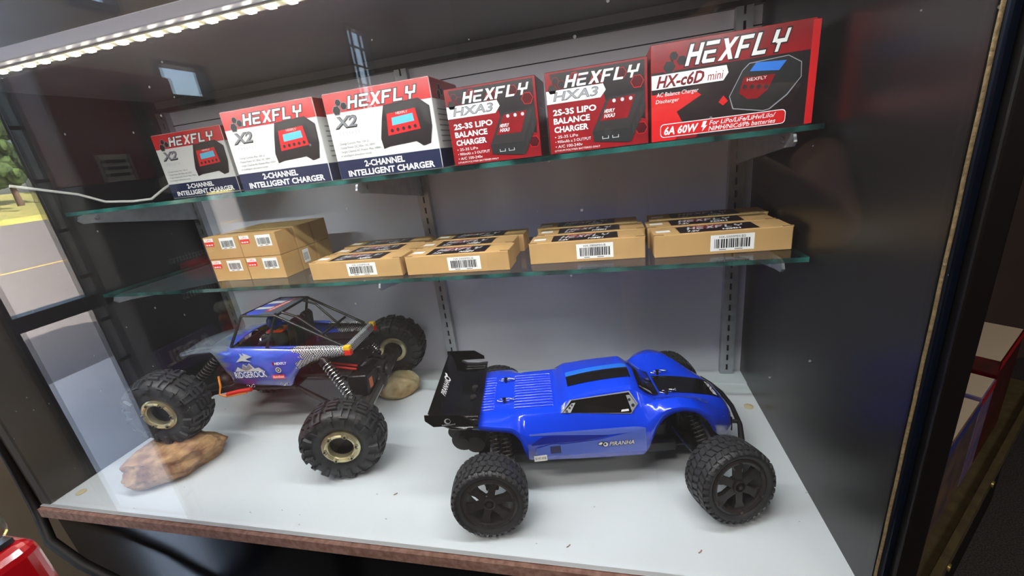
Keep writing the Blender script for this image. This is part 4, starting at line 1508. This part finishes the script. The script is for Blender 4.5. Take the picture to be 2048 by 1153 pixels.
for sg in (-1, 1):
    A = Vector(RF[0] if sg < 0 else RF[3]) + Vector((0, 0, .001))
    B = Vector(RF[1] if sg < 0 else RF[2]) + Vector((0, 0, .001))
    A0 = Vector((-.062, sg * .058, .1925))
    B0 = Vector((.006, sg * .058, .187))
    Tl = Vector((.136, sg * .046, .178))
    cage.tube([A0, A, B, Tl], TR_, 8)
    cage.tube([B0, B], TR_, 8)
    cage.tube([B + Vector((.0, -sg * .016, 0)), B + Vector((.025, -sg * .016, -.010)), Vector((.100, sg * .024, .185))], TR_ * .9, 8)
    P_[sg] = (A, B, B0)
cage.tube([P_[-1][0], P_[1][0]], TR_, 8).tube([P_[-1][1], P_[1][1]], TR_, 8)
cage.tube([Vector((.098, -.047, .195)), Vector((.098, .047, .193))], TR_, 8)
cage.build('roll_cage', cage_m, cw, smooth=60)
# tail bar with lamps
MB().box(.141, .151, -.047, .047, .162, .177).build('tail_bar', checker_m, cw, bevel=.002)
for sg in (-1, 1):
    l = MB().box(.1415, .1535, sg * .0495 - .0045, sg * .0495 + .0045, .1705, .178).build('tail_lamp', yellow_m, cw, bevel=.0012)
    MB().box(.1415, .1538, sg * .0495 - .0046, sg * .0495 + .0046, .161, .1703).build('red_lens', red_m, l, bevel=.0012)
# driver and seat
dv = MB().sphere((-.005, -.006, .183), (.016, .014, .026), 14, 10).cyl((-.012, -.022, .188), (-.038, -.02, .176), .006, 10).cyl((-.012, .010, .188), (-.038, .008, .176), .006, 10).build('driver_figure', mat('black driver suit', (24, 24, 30), .4), cw, smooth=60)
MB().sphere((-.008, -.006, .214), (.0135, .0125, .0145), 16, 12).build('helmet', mat('blue helmet', (44, 78, 190), .25, coat=.5), dv, smooth=60)
MB().sphere((-.016, -.006, .213), (.0075, .0095, .0055), 12, 8).build('visor', paint_black, dv, smooth=60)
MB().box(-.02, .012, -.02, .008, .198, .2015).build('neck_roll', red_m, dv, bevel=.001)
MB().lathe([(0, .013), (.002, .014), (.004, .013)], 24, (-.042, -.006, .176), 'X').build('steering_wheel', steel, cw, smooth=60)
for yy in (-.006, .026):
    MB().prism([(.012, .13), (.03, .13), (.042, .214), (.034, .222), (.024, .21)], yy - .013, yy + .013, lambda a, c, d: (a, d, c)).build('seat', tub_m, cw, bevel=.003)
MB().box(.045, .075, -.03, .0, .13, .15).build('receiver_box', mat('green circuit box', (64, 92, 50), .5), cw, bevel=.002)
# near side decals
def cfn(x0, z0):
    return lambda u, v, k: (x0 + u, -(hw(x0 + u) + .0050 + EPS * k), z0 + v)
p = Print(cfn(-.066, .130))
p.poly([(-.004, .012), (.006, .030), (.030, .033), (.058, .024), (.066, .006), (-.002, .004)], mat('deep blue decal', (40, 78, 160), .3), 1)
p.poly([(.002, .018), (.010, .027), (.016, .022), (.022, .032), (.028, .027), (.034, .033), (.042, .022), (.050, .024), (.058, .016)], ink_lgrey, 2)
p.poly([(.016, .0225), (.022, .0305), (.027, .0255), (.033, .0312), (.038, .023), (.03, .020), (.022, .019)], ink_grey, 3)
p.text('RIDGEROCK', -.0015, .0605, .0046, .0168, ink_white, 4, bold=.012)
p.build('side_lettering', body)
p = Print(cfn(.004, .130))
p.rect(0, .024, .0, .0075, ink_redtag, 6)
p.text('danchee', .0015, .0225, .0018, .0062, ink_white, 7, bold=.02)
p.text('HEXFLY', .012, .036, .027, .032, ink_white, 6, bold=.03, shear=.2)
p.poly([(.008, .0265), (.012, .0265), (.012, .0325), (.008, .0325)], ink_red2, 6)
p.ngon(.016, .017, .0055, 14, ink_lgrey, 6)
p.ngon(.016, .017, .0036, 14, ink_dark, 7)
p.ngon(.016, .017, .0018, 14, ink_lgrey, 8)
p.build('sponsor_decals', body)
p = Print(cfn(-.056, .163))
p.poly([(0, .003), (.012, .013), (.012, .020), (.018, .014), (.018, .020), (.034, .012), (.020, .008), (.03, .002), (.012, .005)], ink_lgrey, 1)
p.build('splash_print', body)
for x in (-.05, .016):
    pts = [(x + .011 * t, -(.0665), .1195 + .003 * math.sin(t * 7)) for t in [k / 10 for k in range(11)]]
    MB().tube(pts + [(x + .014, -.0665, .122), (x + .016, -.0665, .119), (x + .013, -.0665, .1165)], .0006, 6).build('body_clip', steel, body, smooth=60)
# axles and wheels (local coordinates)
rn, rf = Vector((.1625, -.1429, .064)), Vector((.1523, .1154, .095))
fn_, ff = Vector((-.1622, -.1144, .115)), Vector((-.160, .112, .066))
ctm, crm = crawler_tire_mesh(), crawler_rim_mesh()
put_wheel(ctm, crm, cw, rn, .24, -.06, .25)
put_wheel(ctm, crm, cw, rf, math.pi + .14, .10, .6)
put_wheel(ctm, crm, cw, fn_, .10, -.06, .4)
put_wheel(ctm, crm, cw, ff, math.pi + .05, .1, .1)
for a, b in ((rn, rf), (fn_, ff)):
    i0, i1 = a.lerp(b, .12), a.lerp(b, .88)
    c = a.lerp(b, .5)
    ax = MB().cyl(i0, i1, .0085, 14).sphere(c + Vector((0, .01, 0)), (.021, .022, .021), 16, 10).cyl(i0, a.lerp(b, .2), .014, 14).cyl(a.lerp(b, .8), i1, .014, 14).build('axle_housing', plastic_satin, cw, smooth=50)
    MB().tube([i0 + Vector((.016, 0, -.004)), i1 + Vector((.016, 0, -.004))], .0026, 8).build('tie_rod', steel, ax, smooth=50)
# axle-mounted motor box behind the rear axle
c = rn.lerp(rf, .42)
mo = MB().box(-.024, .012, -.026, .022, .004, .042).cyl((-.012, .024, .022), (-.012, .062, .022), .018, 20).build('axle_motor', plastic_black, cw, smooth=40, bevel=.003)
mo.location = c
mo.rotation_euler = (-.12, 0, .04)
MB().box(.0121, .0126, -.018, -.006, .014, .032).build('orange_label', mat('orange label', (206, 110, 70), .5), mo)
MB().box(-.004, .016, .026, .064, .004, .036).cyl((.016, .05, .02), (.022, .05, .02), .012, 16).build('gear_cover', plastic_satin, mo, smooth=40, bevel=.002)
MB().obox(rn.lerp(rf, .1) + Vector((.012, 0, .002)), rn.lerp(rf, .95) + Vector((.012, 0, .002)), .012, .016).build('axle_truss', plastic_satin, cw, bevel=.002)
for sg, end in ((-1, rn.lerp(rf, .2)), (1, rn.lerp(rf, .8))):
    MB().obox((.028, sg * .05, .104), end + Vector((-.012, 0, .0)), .006, .009).build('trailing_link', plastic_black, cw, bevel=.001)
    shock(cw, (.104, sg * .060, .160), end + Vector((-.008, -sg * .012, .022)), .0085, 11, plastic_black, steel)
for sg, end in ((-1, fn_.lerp(ff, .2)), (1, fn_.lerp(ff, .8))):
    MB().obox((-.07, sg * .045, .108), end + Vector((.012, 0, .0)), .006, .009).build('leading_link', plastic_black, cw, bevel=.001)
    shock(cw, (-.100, sg * .048, .172), end + Vector((.012, 0, .022)), .0085, 9, plastic_black, plastic_satin)
MB().obox((.07, -.05, .138), (.145, .05, .142), .006, .012).build('rear_crossmember', plastic_black, cw)
MB().cyl((-.07, 0, .1), (-.14, 0, .092), .005, 10).cyl((.03, 0, .1), (.14, -.01, .082), .005, 10).build('drive_shaft', plastic_satin, cw, smooth=50)
MB().tube([(.06, -.02, .140), (.10, -.03, .136), (.145, -.03, .128)], .0022, 8).tube([(.06, -.026, .136), (.10, -.035, .132), (.145, -.035, .124)], .0022, 8).build('red_wire', wire_red, cw, smooth=60)
MB().tube([(-.112, -.055, .135), (-.108, -.062, .118), (-.112, -.066, .104), (-.100, -.066, .099), (-.06, -.062, .103)], .0018, 8).build('orange_wire', wire_orange, cw, smooth=60)
MB().tube([(-.098, -.064, .102), (-.075, -.062, .106), (-.05, -.060, .108)], .004, 8).build('battery_connector', wire_red, cw, smooth=60)

# ================================================================== ROCKS
def rock(loc, size, seed, m, label, rz, chips=14, rough=1.0, blocky=2.6):
    from mathutils import noise
    rnd = random.Random(seed)
    bm = bmesh.new()
    bmesh.ops.create_icosphere(bm, subdivisions=5, radius=1)
    planes = []
    for k in range(chips):
        v = Vector((rnd.gauss(0, 1), rnd.gauss(0, 1), rnd.gauss(0, .8))).normalized()
        planes.append((v, rnd.uniform(.78, 1.02)))
    off = Vector((seed * 3.1, seed, 0))
    for v in bm.verts:
        c = v.co
        q = (abs(c.x) ** blocky + abs(c.y) ** blocky + abs(c.z) ** blocky) ** (1 / blocky)
        c = c / q
        for pn, dd in planes:
            e = c.dot(pn) - dd
            if e > 0:
                c = c - pn * e * .95
        c = c * (1 + rough * (.10 * noise.noise(c * 1.9 + off) + .05 * noise.noise(c * 5 + off) + .022 * noise.noise(c * 13 + off)))
        v.co = Vector((c.x * size[0], c.y * size[1], max(c.z, -.8) * size[2]))
    zb = min(v.co.z for v in bm.verts)
    for v in bm.verts:
        v.co.z -= zb
    me = bpy.data.meshes.new('stone')
    bm.to_mesh(me)
    bm.free()
    me.materials.append(m)
    me.polygons.foreach_set('use_smooth', [True] * len(me.polygons))
    me.set_sharp_from_angle(angle=math.radians(24))
    o = bpy.data.objects.new('stone', me)
    COL.objects.link(o)
    o.location = loc
    o.rotation_euler = (0, 0, rz)
    return tag(o, label, 'stone')
rock_brown = mat('brown sandstone', (190, 152, 108), .75, rgb2=(128, 88, 62), nscale=45, bump=1.0, bscale=110)
rock_tan = mat('tan sandstone', (190, 176, 140), .8, rgb2=(150, 122, 82), nscale=30, bump=.8, bscale=80)
rock((-.984, .098, .0002), (.076, .048, .033), 5, rock_brown, 'jagged brown stone under the raised front wheel of the crawler', .70, 14)
rock((-.682, .338, .0002), (.046, .038, .026), 9, rock_tan, 'smooth rounded tan stone under the raised rear wheel of the crawler', .2, 4, .5, 2.1)

# crumbs on the white board
for i, (x, y) in enumerate(((-.56, .075), (-.15, .03), (-.30, .02))):
    tag(MB().tube([(x, y, .0007), (x + .002, y + .001, .0012), (x + .004, y + .004, .0008)], .0006, 5).build('crumb', raw_edge), ('tiny curled brown crumb on the white board in front of the crawler', 'tiny brown crumb on the white board near the black side panel', 'tiny brown crumb on the white board in front of the blue truck')[i], 'crumb', 'crumbs on the board')

# ================================================================== LEFT OF THE CASE
tag(MB().tube([(-1.2, .02, .60), (-1.2, -.0, .34), (-1.2, .012, .2), (-1.2, .008, .06), (-1.19, .0, -.02), (-1.145, -.022, -.055), (-1.08, -.03, -.085), (-1.0, -.03, -.125), (-.9, -.03, -.2), (-.85, -.03, -.3), (-.83, -.03, -.5), (-.82, -.04, -.8484)], .0075, 10).build('power_cable', wire_black, smooth=60),
    'thick black cable hanging past the lower corner of the display case', 'cable')
gm = thing('gumball_machine', 'red gumball machine with glass globe in front of the case corner', 'gumball machine', (-.842, -.222, FZ))
red_enamel = mat('red enamel', (190, 16, 26), .2, coat=.8)
MB().lathe([(0, .11), (.02, .11), (.03, .03), (.84, .025), (.86, .05)], 24, (0, 0, 0), 'Z').build('stand', plastic_black, gm, smooth=40)
MB().box(-.065, .065, -.065, .065, .86, 1.02).build('base', red_enamel, gm, bevel=.014, seg=4)
MB().box(-.054, .054, -.054, .054, 1.021, 1.026).build('globe_seat', steel, gm)
MB().box(-.058, .058, -.058, .058, 1.027, 1.17).build('globe', thin_glass('globe glass', (.93, .94, .93), .06), gm, bevel=.012, seg=3)
MB().box(-.06, .06, -.06, .06, 1.171, 1.205).build('lid', red_enamel, gm, bevel=.01, seg=3)
gum = [mat('gum %d' % i, c, .3) for i, c in enumerate(((236, 110, 40), (220, 200, 60), (210, 40, 50), (230, 230, 226), (70, 150, 70)))]
gme = [MB().sphere((0, 0, 0), .0105, 12, 8).mesh('gumball', g, smooth=60) for g in gum]
k = 0
for iz in range(5):
    for ix in range(4):
        for iy in range(4):
            o = bpy.data.objects.new('gumball', gme[(k * 7 + iz) % 5])
            COL.objects.link(o)
            o.parent = gm
            o.location = (-.034 + ix * .0225 + .002 * (iz % 2), -.034 + iy * .0225, 1.04 + iz * .0195)
            k += 1

# ================================================================== RIGHT OF THE CASE: a second case standing at an angle
olive_wood = mat('olive stained board', (96, 84, 56), .6, rgb2=(74, 64, 44), nscale=30)
nb = thing('neighbour_case', 'dark low display case standing at an angle beside the black corner post', 'display case', (.345, .382, 0), math.radians(45.5))
MB().box(-.22, .9, .005, .13, FZ, -.42).build('base_cabinet', frame_black, nb)
MB().box(-.24, .92, -.02, .135, -.42, -.40).build('shelf_board', olive_wood, nb)
MB().box(-.24, .92, -.02, -.008, -.40, -.384).build('front_lip', olive_wood, nb)
for x in (.02, .34):
    MB().cyl((x, -.0205, -.402), (x, -.024, -.402), .008, 14).build('brass_screw', mat('brass', (200, 180, 110), .3, metal=.7), nb, smooth=40)
MB().box(-.24, .92, .125, .131, -.05, -.03).build('upper_rail', olive_wood, nb)
stone_print = mat('brown stone print', (134, 104, 78), .4, rgb2=(82, 72, 92), nscale=14)
blue_print = mat('blue violet print', (92, 92, 150), .4, rgb2=(150, 120, 140), nscale=18)
bx_top = mat('cream carton flap', (226, 206, 180), .6)
def kit_box(u, w_, d_, h_, m_front, m_edge, label):
    c, s_ = math.cos(math.radians(45.5)), math.sin(math.radians(45.5))
    v = .02
    t = thing('kit_box', label, 'box', (.345 + u * c - v * s_, .382 + u * s_ + v * c, -.40), math.radians(45.5), 'kit boxes in the neighbouring case')
    MB().box(0, w_, 0, d_, 0, h_).build('carton', m_front, t, bevel=.002)
    MB().box(.003, w_ - .003, .003, d_ - .003, h_, h_ + .001).build('top_flap', bx_top, t)
    MB().box(0, w_, -.0006, .0, h_ - .02, h_).build('edge_band', m_edge, t)
    return t
kit_box(-.10, .365, .08, .235, stone_print, mat('blue band', (60, 70, 150), .4), 'tall box with brown stone print and blue top edge behind the black post')
kit_box(.272, .11, .08, .24, blue_print, ink_red, 'narrow blue and violet printed box between the stone print and dark red boxes')
kit_box(.39, .23, .10, .28, box_dkred, ink_red, 'dark red box with cream lid in the neighbouring case')

# ================================================================== THE PHOTOGRAPHER, mirrored faintly in the glass
skin_m = mat('skin', (176, 124, 96), .55, noise=.1, nscale=20)
shirt_m = mat('maroon shirt', (96, 28, 36), .85, noise=.2, nscale=30)
jeans_m = mat('dark jeans', (36, 40, 54), .9, noise=.3, nscale=60)
def skinned(name, verts, edges, m, parent=None, root=0, sub=2):
    me = bpy.data.meshes.new(name)
    me.from_pydata([v[:3] for v in verts], edges, [])
    o = bpy.data.objects.new(name, me)
    COL.objects.link(o)
    me.materials.append(m)
    md = o.modifiers.new('skin', 'SKIN')
    md.use_smooth_shade = True
    lay = me.skin_vertices[0].data
    for i, v in enumerate(verts):
        r = v[3]
        lay[i].radius = (r, r) if not isinstance(r, tuple) else r
        lay[i].use_root = (i == root)
    o.modifiers.new('smooth', 'SUBSURF').levels = sub
    o.modifiers['smooth'].render_levels = sub
    if parent:
        o.parent = parent
    return o
Bv, Be = [], []
def jv(par, x, y, z, r):
    Bv.append((x, y, z, r))
    if par is not None:
        Be.append((par, len(Bv) - 1))
    return len(Bv) - 1
pel = jv(None, .05, -.90, .06, (.15, .10))
wai = jv(pel, .05, -.90, .24, (.135, .095))
che = jv(wai, .05, -.89, .42, (.16, .11))
nck = jv(che, .05, -.88, .555, .055)
n2 = jv(nck, .05, -.87, .59, .054)
hd = jv(n2, .05, -.865, .655, (.078, .088))
hd2 = jv(hd, .05, -.87, .745, (.080, .098))
def hand(w, pc, dirs, up):
    """palm, four fingers of unequal length and a thumb leaving the side of the palm"""
    pm = jv(w, pc[0], pc[1], pc[2], (.034, .018))
    d, u = Vector(dirs).normalized(), Vector(up).normalized()
    n_ = d.cross(u)
    for k, L in enumerate((.062, .074, .070, .054)):
        b0 = Vector(pc) + d * .035 + u * (.027 - .018 * k)
        a = jv(pm, *b0, .0095)
        b = jv(a, *(b0 + d * L * .45 + n_ * .006), .0088)
        jv(b, *(b0 + d * L * .75 + n_ * .026), .0078)
    t0 = Vector(pc) - d * .012 + u * .034
    a = jv(pm, *t0, .0115)
    b = jv(a, *(t0 + u * .018 + d * .024), .010)
    jv(b, *(t0 + u * .020 + d * .046 + n_ * .008), .009)
for sg in (1, -1):
    sh_ = jv(che, .05 + sg * .185, -.885, .485, .06)
    if sg > 0:
        el = jv(sh_, .215, -.60, .215, .046)
        fo = jv(el, .12, -.52, .30, .042)
        wr = jv(fo, -.015, -.425, .395, (.030, .024))
        hand(wr, (-.060, -.402, .425), (-.75, .1, .45), (.3, .2, .85))
    else:
        el = jv(sh_, -.175, -.90, .20, .046)
        fo = jv(el, -.178, -.87, .09, .040)
        wr = jv(fo, -.18, -.83, -.04, (.030, .024))
        hand(wr, (-.18, -.815, -.10), (0, .15, -1), (.0, 1, .15))
    hp = jv(pel, .05 + sg * .09, -.90, -.02, .092)
    kn = jv(hp, .05 + sg * .10, -.885, -.40, .062)
    cf = jv(kn, .05 + sg * .10, -.90, -.56, .056)
    an = jv(cf, .05 + sg * .10, -.91, -.785, .038)
    ft = jv(an, .05 + sg * .105, -.83, -.818, (.04, .028))
    jv(ft, .05 + sg * .11, -.75, -.822, (.038, .024))
person = tag(skinned('person', Bv, Be, skin_m), 'person in maroon shirt and dark jeans raising a forearm, mirrored faintly in the glass', 'person')
P0 = [(.05, -.90, -.08, (.172, .13)), (.05, -.90, .17, (.172, .132)), (.05, -.89, .42, (.182, .14)), (.05, -.885, .56, (.085, .08)),
      (.237, -.885, .47, .078), (.226, -.74, .345, .07), (-.137, -.885, .47, .078), (-.168, -.895, .32, .07)]
skinned('shirt', P0, [(0, 1), (1, 2), (2, 3), (2, 4), (4, 5), (2, 6), (6, 7)], shirt_m, person, root=1)
J0 = [(.05, -.90, .14, (.150, .108)), (.05, -.90, .05, (.165, .118)), (.14, -.90, -.05, .112), (.15, -.885, -.40, .080), (.15, -.905, -.74, .064), (.15, -.905, -.81, .06),
      (-.04, -.90, -.05, .112), (-.05, -.885, -.40, .080), (-.05, -.905, -.74, .064), (-.05, -.905, -.81, .06)]
skinned('trousers', J0, [(0, 1), (1, 2), (2, 3), (3, 4), (4, 5), (1, 6), (6, 7), (7, 8), (8, 9)], jeans_m, person, root=1)
MB().sphere((.05, -.882, .755), (.084, .098, .072), 20, 12).build('hair', mat('dark brown hair', (44, 32, 26), .7), person, smooth=60)
for sg in (-1, 1):
    MB().sphere((.05 + sg * .030, -.797, .690), (.011, .007, .008), 12, 8).build('eye', ink_white, person, smooth=60)
    MB().sphere((.05 + sg * .030, -.7905, .690), (.005, .003, .005), 10, 6).build('iris', ink_black, person, smooth=60)
    MB().sphere((.05 + sg * .072, -.868, .685), (.009, .018, .028), 12, 8).build('ear', skin_m, person, smooth=60)
MB().sphere((.05, -.778, .668), (.012, .016, .020), 12, 8).build('nose', skin_m, person, smooth=60)
MB().sphere((.05, -.783, .636), (.024, .007, .007), 12, 8).build('mouth', mat('lips', (150, 84, 76), .5), person, smooth=60)
for sg in (-1, 1):
    MB().sphere((.05 + sg * .108, -.80, -.815), (.048, .105, .034), 16, 10).build('shoe', plastic_black, person, smooth=60)
ph = thing('phone', 'black phone held in front of the person', 'phone')
ph.matrix_world = cam.matrix_world @ Matrix.Translation((0, 0, .012))
MB().box(-.014, .146, -.062, .014, 0, .008).build('phone_body', plastic_black, ph, bevel=.003)
MB().cyl((0, 0, -.0012), (0, 0, .0), .006, 16).build('lens_ring', steel, ph, smooth=40)
